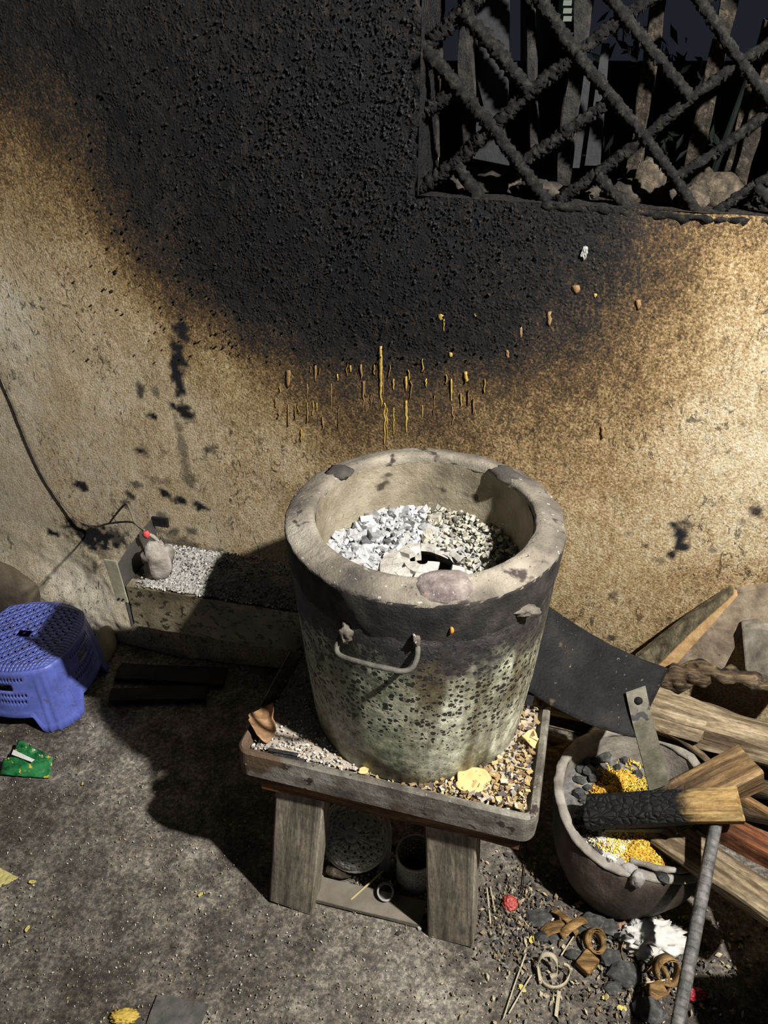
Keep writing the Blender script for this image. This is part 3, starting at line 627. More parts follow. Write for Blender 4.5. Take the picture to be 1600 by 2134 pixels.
b = B(); b.tube(smoothpts(hp), .0040, 10); b.build('handle', m_rod, parent=stove, smooth=True)
for (u_, v_, rx, rz_, nm) in ((722, 1318, .010, .018, 'clay_patch'), (1085, 1272, .024, .009, 'clay_patch'), (866, 1330, .006, .010, 'clay_patch')):
    p = oncyl(u_, v_, .209); b = B(); b.blob(p, (rx, .010, rz_), u_, .5, 3, 2); b.build(nm, m_clay, parent=stove, smooth=True)
b = B(); b.blob(oncyl(941, 1314, .213), (.003, .003, .006), 3, .2, 2); b.build('orange_crumb', M('orange_crumb', [(.5, .17, .03), (.6, .25, .05)], 40), parent=stove, smooth=True)
# metal feed chute with a riveted strap
m_chute = M('blackened_steel', [(.0028, .0028, .0034), (.008, .0076, .0085), (.024, .021, .020)], 18, rough=.68, bump=.9, bd=.004, bs=140, det=9, speck=[(13, .66, (.09, .065, .04, 1)), (120, .68, (.16, .15, .13, 1))], spec=.28)
CA, CB_, CC, CD = atx(1128, 1252, .280), atx(1100, 1440, .248), atx(1392, 1393, .535), atx(1322, 1537, .452)
b = B()
def chut(a, c):
    top = CA.lerp(CC, a); bot = CB_.lerp(CD, a); p = top.lerp(bot, c)
    sag = Vector((0, .0, -.012)) * math.sin(math.pi * c) * (1 - a * .7) + Vector((0, 0, -.016)) * math.sin(math.pi * a)
    return p + sag + Vector((0, 0, .0015 * mn.noise(p * 30)))
b.grid(chut, 24, 14); chute = b.build('feed_chute', m_chute, parent=stove, smooth=True, solid=.004, offset=0)
cn = (CC - CA).cross(CB_ - CA).normalized(); cn = -cn if cn.z < 0 else cn
m_strap = M('brassy_strap', [(.035, .032, .02), (.085, .078, .052), (.15, .14, .10)], 32, (1, 1, 1), rough=.6, bump=.6, bd=.002, bs=120, speck=[(26, .58, (.02, .02, .021, 1))], metallic=.15, spec=.5)
st = [atx(1312, 1434, .463) , atx(1324, 1500, .467), atx(1346, 1560, .4735), atx(1365, 1640, .478)]
def onchute(u, v, lift=.0):
    r = ray(u, v); c = Vector((0, 0, CAMH)); p0 = CA + cn * lift; return c + r * ((p0 - c).dot(cn) / r.dot(cn))
st[0] = onchute(1316, 1436, -.004); st[1] = onchute(1330, 1500, .0); st[2] = onchute(1346, 1560, -.004); st[3] = onchute(1365, 1640, -.010)
b = B(); pts = smoothpts(st, 8); wx = Vector((.0185, .005, .0035)); nn = Vector((0, -.35, .93)).normalized()
vs_ = []; off = cn * .010
for p in pts:
    for sx, sz_ in ((-1, .0016), (1, .0016), (1, -.0016), (-1, -.0016)): vs_.append(p + off + wx * sx + nn * sz_)
fs = [(i * 4 + k, i * 4 + (k + 1) % 4, (i + 1) * 4 + (k + 1) % 4, (i + 1) * 4 + k) for i in range(len(pts) - 1) for k in range(4)] + [(3, 2, 1, 0), tuple(range((len(pts) - 1) * 4, len(pts) * 4))]
b.add(vs_, fs); strap = b.build('strap', m_strap, parent=chute)
b = B(); b.blob(st[0].lerp(st[1], .38) + off + nn * .002, (.008, .008, .006), 1, .05, 3); b.build('rivet', m_chute, parent=chute, smooth=True)
b = B(); p0, p1 = oncyl(1128, 1215, .2), oncyl(1092, 1440, .205)
b.poly([CA + Vector((-.004, -.004, .03)), CA + Vector((.008, 0, .02)), CB_ + Vector((.006, -.004, -.03)), CB_ + Vector((-.006, -.004, -.03))], .006); b.build('chute_collar', m_chute, parent=chute)

# square air duct on the left, with a damper plate
m_duct = M('greasy_steel', [(.06, .048, .030), (.17, .145, .095), (.36, .33, .25)], 9, rough=.5, bump=.7, bd=.003, bs=140, det=9, speck=[(75, .56, (.035, .026, .016, 1)), (9, .60, (.035, .028, .02, 1))], metallic=.05, spec=.5)
DZ = .565; D0 = atz(262, 1222, DZ); D1 = atz(480, 1256, DZ); de = (D1 - D0).normalized(); dnv = Vector((-de.y, de.x, 0)); DL = .37; DW = .14; DH = .098
def Dp(a, c, z): return D0 + de * a + dnv * c + Vector((0, 0, z - DZ))
DR = Matrix((de, dnv, Vector((0, 0, 1)))).transposed()
b = B(); b.grid(lambda a, c: Dp(a * DL, 0, DZ - DH + c * DH) + dnv * .002 * mn.noise(Vector((a * 9, c * 3, 0))), 30, 6)
b.grid(lambda a, c: Dp(a * DL, c * DW, DZ) + Vector((0, 0, .002 * mn.noise(Vector((a * 9, c * 3, 5))))), 30, 6)
b.grid(lambda a, c: Dp(a * DL, DW, DZ - c * DH), 30, 6); b.grid(lambda a, c: Dp(a * DL, DW - c * DW, DZ - DH), 30, 6)
duct = b.build('air_duct', m_duct, parent=stove, solid=.003)
m_plate = M('dull_steel', [(.06, .056, .05), (.12, .115, .105)], 12, rough=.45, bump=.4, bs=120, speck=[(140, .72, (.4, .38, .34, 1))], metallic=.3, spec=.5)
b = B(); q = [Dp(-.004, -.004, DZ - DH), Dp(-.004, -.004, DZ + .050), Dp(-.004, .035, DZ + .058), Dp(-.004, .10, DZ + .064), Dp(-.004, DW, DZ + .064), Dp(-.004, DW, DZ - DH)]
b.poly(q, .003, de); pl = b.build('damper_plate', m_plate, parent=duct)
m_flange = M('brassy_flange', [(.17, .155, .11), (.34, .32, .24), (.48, .46, .36)], 14, rough=.4, bump=.4, bs=100, speck=[(20, .62, (.09, .075, .05, 1))], metallic=.15, spec=.5)
b = B(); b.poly([Dp(-.026, -.010, DZ + .066), Dp(.000, -.010, DZ + .066), Dp(.004, -.010, DZ - .032), Dp(-.020, -.010, DZ - .032)], .003, -dnv); fl = b.build('flange_strip', m_flange, parent=duct, bevel=.0008)
for k in (-.013, -.004):
    b = B(); b.blob(Dp(k, -.0105, DZ - .024), (.0022, .0022, .0022), k * 99, .1, 2); b.build('rivet', m_chute, parent=duct, smooth=True)
b = B(); b.box(Dp(.012, DW - .004, DZ + .060), (.034, .006, .02), DR); b.build('dark_tab', m_chute, parent=duct)
# ash dusting on the duct
b = B(); b.grid(lambda a, c: Dp(.03 + a * .32, .004 + c * (DW - .008), DZ + .0025 + .012 * math.sin(math.pi * c) * (.4 + .6 * mn.noise(Vector((a * 7, c * 3, 2))) ** 2) + .004 * mn.noise(Vector((a * 60, c * 18, 2))) + .001), 90, 26, col=(.5, .48, .45, 1))
R = random.Random(21)
for k in range(2600):
    a, c = R.uniform(.02, .34), R.uniform(.0, DW); r = R.choice([.0012, .0016, .002, .0028]); t = R.choice([.15, .4, .6, .75, .9]); rot = rnd_rot(R)
    cc = Dp(a, c, DZ + .0045 + .009 * math.sin(math.pi * c / DW) * R.random()); b.add([cc + rot @ (p * r) for p in OCT[0]], OCT[1], col=(t, t * .98, t * .93, 1))
o = b.build('ash_layer', m_ashc, org=Dp(.25, DW / 2, DZ)); tag(o, 'layer of pale ash crumbs covering the square steel duct', 'ash', kind='stuff')
m_stone = M('ashy_brick', [(.13, .10, .085), (.32, .285, .25), (.46, .43, .40)], 30, rough=.95, bump=.9, bd=.004, bs=150, speck=[(9, .62, (.22, .09, .045, 1))])
sp = Dp(.052, .040, DZ + .006); b = B(); b.blob(sp + Vector((0, 0, .036)), (.026, .022, .048), 8, .5, 3, 1.9, rot=Matrix.Rotation(.15, 3, 'Y'), flat_bottom=DZ + .004)
tag(b.build('brick_piece', m_stone, org=sp, smooth=True), 'rough brick fragment powdered with ash standing on the steel duct', 'brick piece')
# wire along the wall down to the duct
m_wire = M('dirty_wire', [(.10, .08, .06), (.22, .18, .14)], 60, rough=.7, bump=.3)
wp = [onwall(-420, -160, .010), onwall(-300, 150, .010), onwall(-140, 480, .010), onwall(-30, 700, .010), onwall(0, 775, .008), onwall(30, 850, .008), onwall(62, 930, .008), onwall(90, 990, .008), onwall(130, 1050, .010), onwall(165, 1085, .02), onwall(200, 1097, .04)]
wp += [aty(222, 1092, 1.40), aty(250, 1088, 1.28), aty(275, 1088, 1.22), aty(290, 1098, 1.185), aty(302, 1108, 1.165)]
wire = thing('electric_wire', wp[-1], 'thin brown electric wire drooping along the wall to the duct', 'wire')
b = B(); b.tube(smoothpts(wp), .0022, 8); b.build('cable', m_wire, parent=wire, smooth=True)
w2 = [aty(228, 1090, 1.38), aty(243, 1070, 1.3), aty(258, 1053, 1.24), aty(266, 1052, 1.21), aty(274, 1070, 1.19), aty(282, 1090, 1.18), aty(302, 1106, 1.165)]
b = B(); b.tube(smoothpts(w2), .0022, 8); b.build('cable', m_wire, parent=wire, smooth=True)
w3 = [aty(304, 1110, 1.16), aty(318, 1118, 1.155), aty(332, 1132, 1.15), aty(338, 1150, 1.145), aty(336, 1172, 1.14), aty(334, 1190, 1.14)]
b = B(); b.tube(smoothpts(w3), .0035, 8, rough=.002); b.build('cable', m_stone, parent=wire, smooth=True)
b = B(); b.blob(aty(305, 1114, 1.155), (.007, .006, .009), 4, .35, 2); b.build('connector', M('red_plastic', [(.45, .03, .04), (.62, .09, .09)], 40, rough=.5), parent=wire, smooth=True)

# ------------------------------------------------------------------ blue plastic stool
SX, SY, SH = -.888, 1.385, .195
stool = thing('plastic_stool', (SX, SY, 0), 'low blue plastic stool with a pierced seat beside the wall', 'stool')
def mat_stool():
    m, nt, p = newmat('grubby_blue_plastic'); g = N(nt); v = g.coord()
    f = g.noise(v, 14, 7, .65); f2 = g.noise(v, 60, 5, .7)
    c = g.ramp(f, [(.3, (.075, .10, .34)), (.55, (.12, .16, .56)), (.75, (.17, .22, .68))])
    c = g.mix(g.math('MULTIPLY', g.step(f2, .57, .68), .8), c, (.10, .085, .065, 1)); c = g.mix(g.step(g.noise(v, 150, 2), .74, .78), c, (.5, .5, .5, 1))
    g.l(c, p.inputs['Base Color']); p.inputs['Roughness'].default_value = .42; g.l(g.bump(f2, .2, .002), p.inputs['Normal']); return m
m_stool = mat_stool(); HS, HB = .128, .146; srot = Matrix.Rotation(math.radians(-6), 3, 'Z')
def sq(x, y): return Vector((x * math.sqrt(1 - .40 * y * y), y * math.sqrt(1 - .40 * x * x), 0))
def seatp(x, y):
    q = sq(x, y); m_ = max(abs(x), abs(y)); z = SH - .010 * max(0, (m_ - .84) / .16) ** 2 + .004 * (1 - (x * x + y * y) / 2) * -1
    return Vector((SX, SY, z)) + srot @ (q * HS)
b = B(); K = 22
for i in range(K):
    for j in range(K):
        x0, x1, y0, y1 = -1 + 2 * i / K, -1 + 2 * (i + 1) / K, -1 + 2 * j / K, -1 + 2 * (j + 1) / K; xm, ym = (x0 + x1) / 2, (y0 + y1) / 2
        if abs(xm + .02) < .13 and abs(ym) < .05: continue
        ou = [(x0, y0), (xm, y0), (x1, y0), (x1, ym), (x1, y1), (xm, y1), (x0, y1), (x0, ym)]
        if (i + j) % 2 == 0 and abs(xm) < .80 and abs(ym) < .80:
            a = .9 if (i // 1 + j * 3) % 4 < 2 else 2.4; h = (x1 - x0) / 2
            inn = []
            for k in range(8):
                t = math.radians(-135 + 45 * k); ex, ey = math.cos(t - a) * h * 1.0, math.sin(t - a) * h * .48
                if ex > 0: ey *= (1 - ex / h * .6)
                inn.append((xm + ex * math.cos(a) - ey * math.sin(a), ym + ex * math.sin(a) + ey * math.cos(a)))
            b.add([seatp(*p) for p in ou + inn], [(k, (k + 1) % 8, (k + 1) % 8 + 8, k + 8) for k in range(8)])
        else: b.add([seatp(*p) for p in ou], [tuple(range(8))])
b.build('seat', m_stool, parent=stool, smooth=True, solid=.003)
PN = 52; per = [(-1 + 2 * k / PN, -1) for k in range(PN)] + [(1, -1 + 2 * k / PN) for k in range(PN)] + [(1 - 2 * k / PN, 1) for k in range(PN)] + [(-1, 1 - 2 * k / PN) for k in range(PN)]
NZ = 14
def skirt(k, j):
    x, y = per[k % (4 * PN)]; q = sq(x, y); c = (k % PN) / PN; corner = min(c, 1 - c)  # 0 at corners
    arch = .052 * max(0, min(1, (corner - .20) / .06)); arch = arch
    t = j / NZ; z = (SH - .010) * (1 - t) + arch * t
    hw = HS + (HB - HS) * (1 - z / SH); rib = .004 * (1 if .045 < corner < .075 or .12 < corner < .15 else 0) * min(1, t * 4)
    flare = .006 * (1 if j == NZ else 0)
    d = srot @ q; return Vector((SX, SY, z)) + d * (hw + rib + flare)
keep = lambda k, j: not (((k % PN) in range(21, 31) and j in (4, 5)) or (14 <= (k % PN) <= 37 and j in (2, 7, 9) and k % 2 == (j // 2) % 2 and not (j == 2 and False)))
vs_ = [skirt(k, j) for j in range(NZ + 1) for k in range(4 * PN)]; n4 = 4 * PN
b = B(); b.add(vs_, [(j * n4 + k, (j + 1) * n4 + k, (j + 1) * n4 + (k + 1) % n4, j * n4 + (k + 1) % n4) for j in range(NZ) for k in range(n4) if keep(k, j)])
b.build('skirt', m_stool, parent=stool, smooth=True, solid=.003)
# clay slab behind the stool, flat stone beside it
m_claylump = M('brown_clay', [(.06, .045, .03), (.12, .095, .07), (.20, .165, .12)], 15, rough=.95, bump=.7, bs=80)
p = onwall(10, 1262, .06); b = B(); b.blob((p.x, p.y, .09), (.14, .045, .10), 4, .18, 3, 1.2, rot=Matrix.Rotation(-YAW, 3, 'Z'), flat_bottom=-.002)
tag(b.build('clay_slab', m_claylump, org=(p.x, p.y, 0), smooth=True), 'brown clay slab leaning on the wall behind the blue stool', 'clay slab')
p = atz(212, 1345, .03); b = B(); b.blob((p.x, p.y, .02), (.03, .07, .045), 9, .2, 3, 1.2, flat_bottom=-.002)
tag(b.build('plaster_lump', M('pale_plaster', [(.16, .14, .11), (.28, .255, .20)], 25, rough=.95, bump=.6, bs=90), org=(p.x, p.y, 0), smooth=True), 'pale plaster lump on the floor touching the blue stool', 'plaster lump')

# ------------------------------------------------------------------ cracked ash basin
BC = Vector((.478, .895, 0)); BB = Vector((.468, .868, 0))
m_basin = M('burnt_clay_pot', [(.014, .010, .008), (.042, .031, .024), (.11, .088, .07)], 16, (1, 1, .6), rough=.6, bump=1.0, bd=.004, bs=80, spec=.4, speck=[(14, .66, (.14, .125, .11, 1))])
m_basrim = M('ashy_pot_rim', [(.12, .105, .09), (.24, .215, .185), (.36, .335, .30)], 30, rough=.9, bump=.7, bs=120)
basin = thing('ash_basin', (BB.x, BB.y, 0), 'dark cracked basin with an ash-white rim, full of charcoal and yellow rice', 'basin')
ctrl = [(-180, .150, .225), (-150, .150, .20), (-125, .138, .175), (-94, .124, .158), (-70, .138, .152), (-52, .156, .150), (-40, .140, .165), (-20, .146, .20), (0, .152, .225), (30, .156, .24), (60, .146, .245), (90, .142, .245), (130, .146, .24), (180, .150, .225)]
def brim(a):
    d = (math.degrees(a) + 180) % 360 - 180
    for (a0, r0, h0), (a1, r1, h1) in zip(ctrl, ctrl[1:]):
        if a0 <= d <= a1:
            t = (d - a0) / (a1 - a0); return r0 + (r1 - r0) * t, h0 + (h1 - h0) * t
    return .15, .22
def bas(t, a, inner):
    r, h = brim(a); c = BB.lerp(BC, t); rb = .088; bul = .016 * math.sin(math.pi * t)
    rr = rb + (r - rb) * t ** .85 + bul - inner
    q = Vector((c.x + rr * math.cos(a), c.y + rr * math.sin(a), h * t + (.014 if inner and t == 0 else 0)))
    return q + Vector((math.cos(a), math.sin(a), 0)) * .0025 * mn.noise(q * 28)
NB = 96; b = B(); rows = []
for k in range(15): rows.append([bas(k / 14, 2 * math.pi * i / NB, 0) for i in range(NB)])
for k in range(14, -1, -1): rows.append([bas(k / 14 * .98 if k < 14 else .985, 2 * math.pi * i / NB, .013) for i in range(NB)])
inner_rows = rows[15:]
b.add([p for r in rows for p in r], [(j * NB + i, j * NB + (i + 1) % NB, (j + 1) * NB + (i + 1) % NB, (j + 1) * NB + i) for j in range(len(rows) - 1) for i in range(NB)] + [tuple(reversed(range(NB))), tuple(range((len(rows) - 1) * NB, len(rows) * NB))])
b.build('bowl', m_basin, parent=basin, smooth=True)
b = B(); ir = [[p + (Vector((BC.x, BC.y, p.z)) - p).normalized() * .002 for p in r] for r in inner_rows[:-1]]
b.add([p for r in ir for p in r], [(j * NB + i, j * NB + (i + 1) % NB, (j + 1) * NB + (i + 1) % NB, (j + 1) * NB + i) for j in range(len(ir) - 1) for i in range(NB)]); b.build('inner_lining', m_basrim, parent=basin, smooth=True)
b = B(); lip = []
for i in range(NB):
    a = 2 * math.pi * i / NB; r, h = brim(a); c = BC + Vector((math.cos(a), math.sin(a), 0)) * (r - .0065)
    lip.append(Vector((c.x, c.y, h)))
nb_ = 10; vs_ = []
for i in range(NB):
    a = 2 * math.pi * i / NB; d = Vector((math.cos(a), math.sin(a), 0))
    for k in range(nb_):
        t = 2 * math.pi * k / nb_; q = lip[i] + d * .0098 * math.cos(t) + Vector((0, 0, .007 * math.sin(t))); vs_.append(q + (d + Vector((0, 0, 1))) * .0025 * mn.noise(q * 60))
b.add(vs_, [(i * nb_ + k, ((i + 1) % NB) * nb_ + k, ((i + 1) % NB) * nb_ + (k + 1) % nb_, i * nb_ + (k + 1) % nb_) for i in range(NB) for k in range(nb_)])
b.build('rim', m_basrim, parent=basin, smooth=True)
# second folded lip at the pulled corner
pts = [Vector((BC.x + .104 * math.cos(a), BC.y + .104 * math.sin(a), brim(a)[1] + .003 + .010 * (k / 12))) for k, a in enumerate([math.radians(-112 + 5.2 * i) for i in range(13)])]
pts = [BC + Vector((math.cos(a) * (brim(a)[0] - .022 + .006 * (k / 12)), math.sin(a) * (brim(a)[0] - .022 + .006 * (k / 12)), brim(a)[1] + .012)) for k, a in enumerate([math.radians(-106 + 4.9 * i) for i in range(12)])]
b = B(); b.tube(pts, .006, 8, rough=.003, fr=90); b.build('inner_lip', m_basrim, parent=basin, smooth=True)
# white crust hanging over the rim
b = B()
for (u_, v_, rx, rz_) in ((1310, 1812, .016, .014), (1328, 1832, .012, .018), (1292, 1800, .014, .010)):
    p = atz(u_, v_, .165); b.blob(p, (rx, .012, rz_), u_, .4, 3, 2)
b.build('ash_crust', M('grey_white_crust', [(.22, .20, .19), (.38, .36, .345)], 60, rough=.95, bump=.8, bs=200), parent=basin, smooth=True)
# contents
def zfill(x, y):
    yy = (y - BC.y) / .15; return .170 + .014 * yy - .010 * (x - BC.x) / .15 + .008 * mn.noise(Vector((x * 30, y * 30, 1)))
b = B()
def fillp(a, t):
    an = 2 * math.pi * a; r, h = brim(an); rr = (r - .016) * t; x, y = BC.x + rr * math.cos(an), BC.y + rr * math.sin(an)
    hole = math.exp(-(((x - .575) / .045) ** 2 + ((y - .82) / .05) ** 2)); z = min(zfill(x, y), h - .004 if t > .9 else 9) - .07 * hole
    return Vector((x, y, z))
b.grid(fillp, 72, 16, cu=True); m_ashgrey = M('grey_ash', [(.05, .048, .046), (.14, .135, .13), (.28, .27, .26)], 60, rough=.95, bump=.9, bd=.004, bs=150)
o = b.build('ash_fill', m_ashgrey, org=(BC.x, BC.y, .15), smooth=True); tag(o, 'grey ash filling the dark cracked basin', 'ash', kind='stuff')
m_char = M('charcoal', [(.005, .005, .006), (.016, .016, .017), (.05, .05, .053)], 35, rough=.5, bump=.9, bd=.004, bs=90, spec=.6)
m_charg = M('ashy_charcoal', [(.016, .016, .016), (.055, .054, .052), (.16, .155, .15)], 50, rough=.85, bump=.9, bd=.004, bs=110)
R = random.Random(31)
for (u_, v_, r, g_) in [(1205,1655,.013,0),(1215,1690,.015,0),(1230,1672,.010,1),(1208,1625,.010,1),(1225,1640,.008,1),(1222,1612,.011,1),(1240,1590,.010,1),(1258,1580,.012,1),(1238,1620,.012,1),(1262,1650,.012,0),(1275,1625,.010,0),(1200,1705,.010,0),(1215,1722,.009,0),
        (1232,1715,.012,0),(1245,1735,.010,1),(1207,1740,.008,0),(1228,1765,.010,1),(1250,1770,.011,1),(1262,1790,.012,0),(1300,1690,.012,0),(1285,1600,.010,0),(1300,1585,.009,1),(1220,1590,.009,1),(1206,1606,.008,1),(1330,1610,.010,0),(1270,1700,.010,0),(1230,1690,.012,0),(1215,1665,.009,1),(1385,1812,.010,0)]:
    p = atz(u_, v_, .185); b = B(); b.blob((p.x, p.y, zfill(p.x, p.y) + r * .5), (r * R.uniform(.9, 1.4), r * R.uniform(.8, 1.1), r * R.uniform(.6, .9)), u_ + v_, .45, 2, 1.7, rot=Matrix.Rotation(R.uniform(0, 3), 3, 'Z') @ Matrix.Rotation(R.uniform(-.4, .4), 3, 'X'))
    tag(b.build('charcoal', m_charg if g_ else m_char, org=(p.x, p.y, zfill(p.x, p.y))), 'ash-dusted grey charcoal lump in the cracked basin' if g_ else 'black charcoal lump in the cracked basin', 'charcoal', 'ash-dusted charcoal in the basin' if g_ else 'black charcoal in the basin')
b = B()
def grain(p, L, rr, rot, col, bb):
    vs_ = []
    for x, r in ((-L, 0), (-L * .55, rr), (L * .55, rr), (L, 0)):
        if r == 0: vs_.append(p + rot @ Vector((x, 0, 0)))
        else: vs_ += [p + rot @ Vector((x, r * math.cos(2.094 * k), r * math.sin(2.094 * k))) for k in range(3)]
    fs = [(0, 2, 1), (0, 3, 2), (0, 1, 3), (1, 2, 5, 4), (2, 3, 6, 5), (3, 1, 4, 6), (4, 5, 7), (5, 6, 7), (6, 4, 7)]
    bb.add(vs_, fs, col)
Y1, Y2, Y3, Wt = (.66, .42, .05, 1), (.80, .62, .14, 1), (.52, .27, .03, 1), (.78, .76, .70, 1)
for (u0, v0, su, sv, num, pal, zz) in [(1290,1630,28,16,900,(Y1,Y1,Y3,Y2),.016),(1262,1655,22,10,500,(Y1,Y3,Y3),.012),(1335,1640,18,10,110,(Y1,Y2),.006),(1325,1775,36,20,1500,(Y1,Y1,Y2,Y3,Y3),.016),(1295,1768,26,17,700,(Y2,Y2,Wt),.014),(1250,1738,14,14,420,(Wt,Wt,Y2),.012),(1262,1788,24,11,600,(Wt,Wt,Wt,(.5,.49,.47,1)),.006),(1380,1775,14,16,150,(Y3,Y1,Y2),.010),(1345,1805,24,8,170,(Y2,Wt,Y1),.008),(1440,1725,22,12,55,(Y2,Y1),.004),(1400,1720,20,6,60,(Y1,Y2),.004),(1320,1597,14,5,30,(Y2,Y1),.008)]:
    for k in range(num):
        u_, v_ = R.gauss(u0, su * .75), R.gauss(v0, sv * .75); p = atz(u_, v_, .175)
        d_ = p - BC; d_.z = 0; an = math.atan2(d_.y, d_.x)
        if d_.length > brim(an)[0] - .02: continue
        hole = math.exp(-(((p.x - .575) / .045) ** 2 + ((p.y - .82) / .05) ** 2)); p.z = zfill(p.x, p.y) - .07 * hole + zz * math.exp(-((u_ - u0) / su) ** 2 - ((v_ - v0) / sv) ** 2) + R.uniform(0, .005)
        c = R.choice(pal); f = R.uniform(.8, 1.15); grain(p, .0042, .0013, Matrix.Rotation(R.uniform(0, 6.28), 3, 'Z') @ Matrix.Rotation(R.uniform(-.5, .5), 3, 'Y'), (c[0] * f, c[1] * f, c[2] * f, 1), b)
m_rice = M('rice', [(.95, .95, .95), (1, 1, 1)], 50, rough=.55, bump=0, attr=True)
o = b.build('rice', m_rice, org=(BC.x, BC.y, .17), smooth=True); tag(o, 'yellow and white cooked rice grains spilled into the ash basin', 'rice', kind='stuff')

# ------------------------------------------------------------------ firewood
m_wA = wood('weathered_wood', lin(96, 82, 64), lin(140, 124, 100), lin(172, 158, 134), .8)
m_wB = wood('brown_wood', lin(88, 66, 40), lin(132, 104, 66), lin(164, 136, 94), .6)
m_wC = wood('dark_bark', lin(40, 32, 24), lin(84, 70, 52), lin(128, 110, 84), 1.0)
tag(plank('wood_block', atz(1385, 1690, .252), atz(1566, 1598, .315), .066, .062, wood('sawn_wood', lin(76, 58, 38), lin(120, 96, 64), lin(150, 126, 92), .6, char=-.045, soft=.05), seed=4, wob=.002, rag=.004, ch=.05), 'thick sawn wooden block with scorched end resting over the basin', 'firewood', 'firewood')
tag(plank('charred_stick', atz(1222, 1690, .242), atz(1543, 1676, .326), .058, .040, wood('half_charred', lin(104, 80, 46), lin(158, 130, 84), lin(184, 160, 112), .5, char=.045, soft=.022), seed=7, wob=.003, rag=.012, ch=.25, up=(0, -.35, 1), seg=26), 'half-burnt flat stick, black charred end lying across the basin', 'firewood', 'firewood')
tag(plank('charred_stick', atz(1262, 1722, .198), atz(1385, 1722, .202), .02, .022, m_char, seed=9, wob=.004, rag=.015, ch=.3), 'short black charcoal stick under the half-burnt stick in the basin', 'charcoal')
A, C = atz(1382, 1738, .17), atz(1640, 1905, .245); C2 = A + (C - A) * 1.0
tag(plank('plank', A, C2, .058, .036, m_wA, seed=12, wob=.004, rag=.01, up=(-.3, -.25, 1)), 'long weathered plank leaning out of the basin towards the floor pile', 'firewood', 'firewood')
A, C = atz(1462, 1698, .23), atz(1630, 1790, .255); C2 = A + (C - A) * 1.5
tag(plank('plank', A, C2, .046, .034, wood('reddish_charred', lin(72, 42, 26), lin(116, 72, 46), lin(140, 96, 66), .7, char=-.075, soft=.03), seed=14, wob=.003), 'reddish firewood plank with one black burnt end', 'firewood', 'firewood')
tag(plank('stick', atz(1525, 1650, .27), atz(1640, 1718, .26), .016, .012, m_wB, seed=15, wob=.002), 'thin split stick beside the reddish plank', 'firewood', 'firewood')
def logx(name, pts, rad, mat, label, n=18, rough=.010, fr=25, flat=.6, seed=0):
    A, Z = Vector(pts[0]), Vector(pts[-1]); F = frame_from(A, Z); b = B(); sp_ = smoothpts([Vector(p) for p in pts], 8)
    rr = np.interp(np.linspace(0, 1, len(sp_)), np.linspace(0, 1, len(rad)), rad)
    b.tube(sp_, list(rr), n, rough=rough, seed=seed, fr=fr, flat=flat); return tag(b.build(name, mat, frame=F, smooth=True), label, 'firewood', 'firewood')
tag(plank('split_log', aty(1335, 1468, 1.06), aty(1720, 1585, .96), .088, .085, m_wA, up=(.05, -.62, .8), seed=31, wob=.012, fr=11, rag=.02, seg=50, ch=.3), 'grey split log lying on the firewood heap by the wall', 'firewood', 'firewood')
logx('bark_strip', [aty(1372, 1432, 1.09), aty(1410, 1414, 1.085), aty(1455, 1402, 1.075), aty(1520, 1408, 1.05), aty(1600, 1430, 1.02), aty(1700, 1462, .99)], [.020, .026, .022, .015, .017, .016], m_wC, 'arched strip of rough dark bark against the wall', rough=.016, fr=45, seed=6, flat=1.0)
logx('branch', [aty(1355, 1512, 1.0), aty(1400, 1528, .995), aty(1440, 1555, .985), aty(1480, 1592, .975), aty(1510, 1630, .965)], [.007, .008, .008, .007, .005], m_wA, 'thin curved grey branch behind the ash basin', rough=.002, seed=8, flat=1)
tag(plank('split_board', aty(1345, 1492, 1.02), aty(1465, 1524, .99), .045, .012, m_wA, seed=18, wob=.004, rag=.02, up=(-.2, -.6, .8)), 'pale splintered board under the grey log', 'firewood', 'firewood')
tag(plank('plank', aty(1085, 1470, 1.16), aty(1260, 1512, 1.11), .05, .03, m_wC, seed=19, wob=.004, rag=.01), 'dark splintered plank in the gap under the steel chute', 'firewood', 'firewood')
tag(plank('wood_block', aty(1128, 1570, 1.10), aty(1180, 1580, 1.05), .055, .05, m_wB, seed=22, wob=.003), 'brown wood block between the table and the basin', 'firewood', 'firewood')
logx('branch', [aty(1135, 1535, 1.10), aty(1160, 1545, 1.09), aty(1200, 1556, 1.08), aty(1230, 1560, 1.07)], [.01, .011, .01, .008], m_wA, 'stubby grey branch behind the basin rim beside the table', rough=.003, seed=9, flat=1)
logx('log', [Vector((.44, 1.12, .05)), Vector((.64, 1.07, .05)), Vector((.92, .97, .05))], [.045, .048, .045], m_wC, 'thick dark log at the bottom of the firewood heap', seed=12, flat=1)
logx('log', [Vector((.54, 1.07, .148)), Vector((.72, 1.02, .148)), Vector((.95, .93, .148))], [.04, .042, .04], m_wC, 'round dark log in the middle of the firewood heap', seed=13, flat=1)
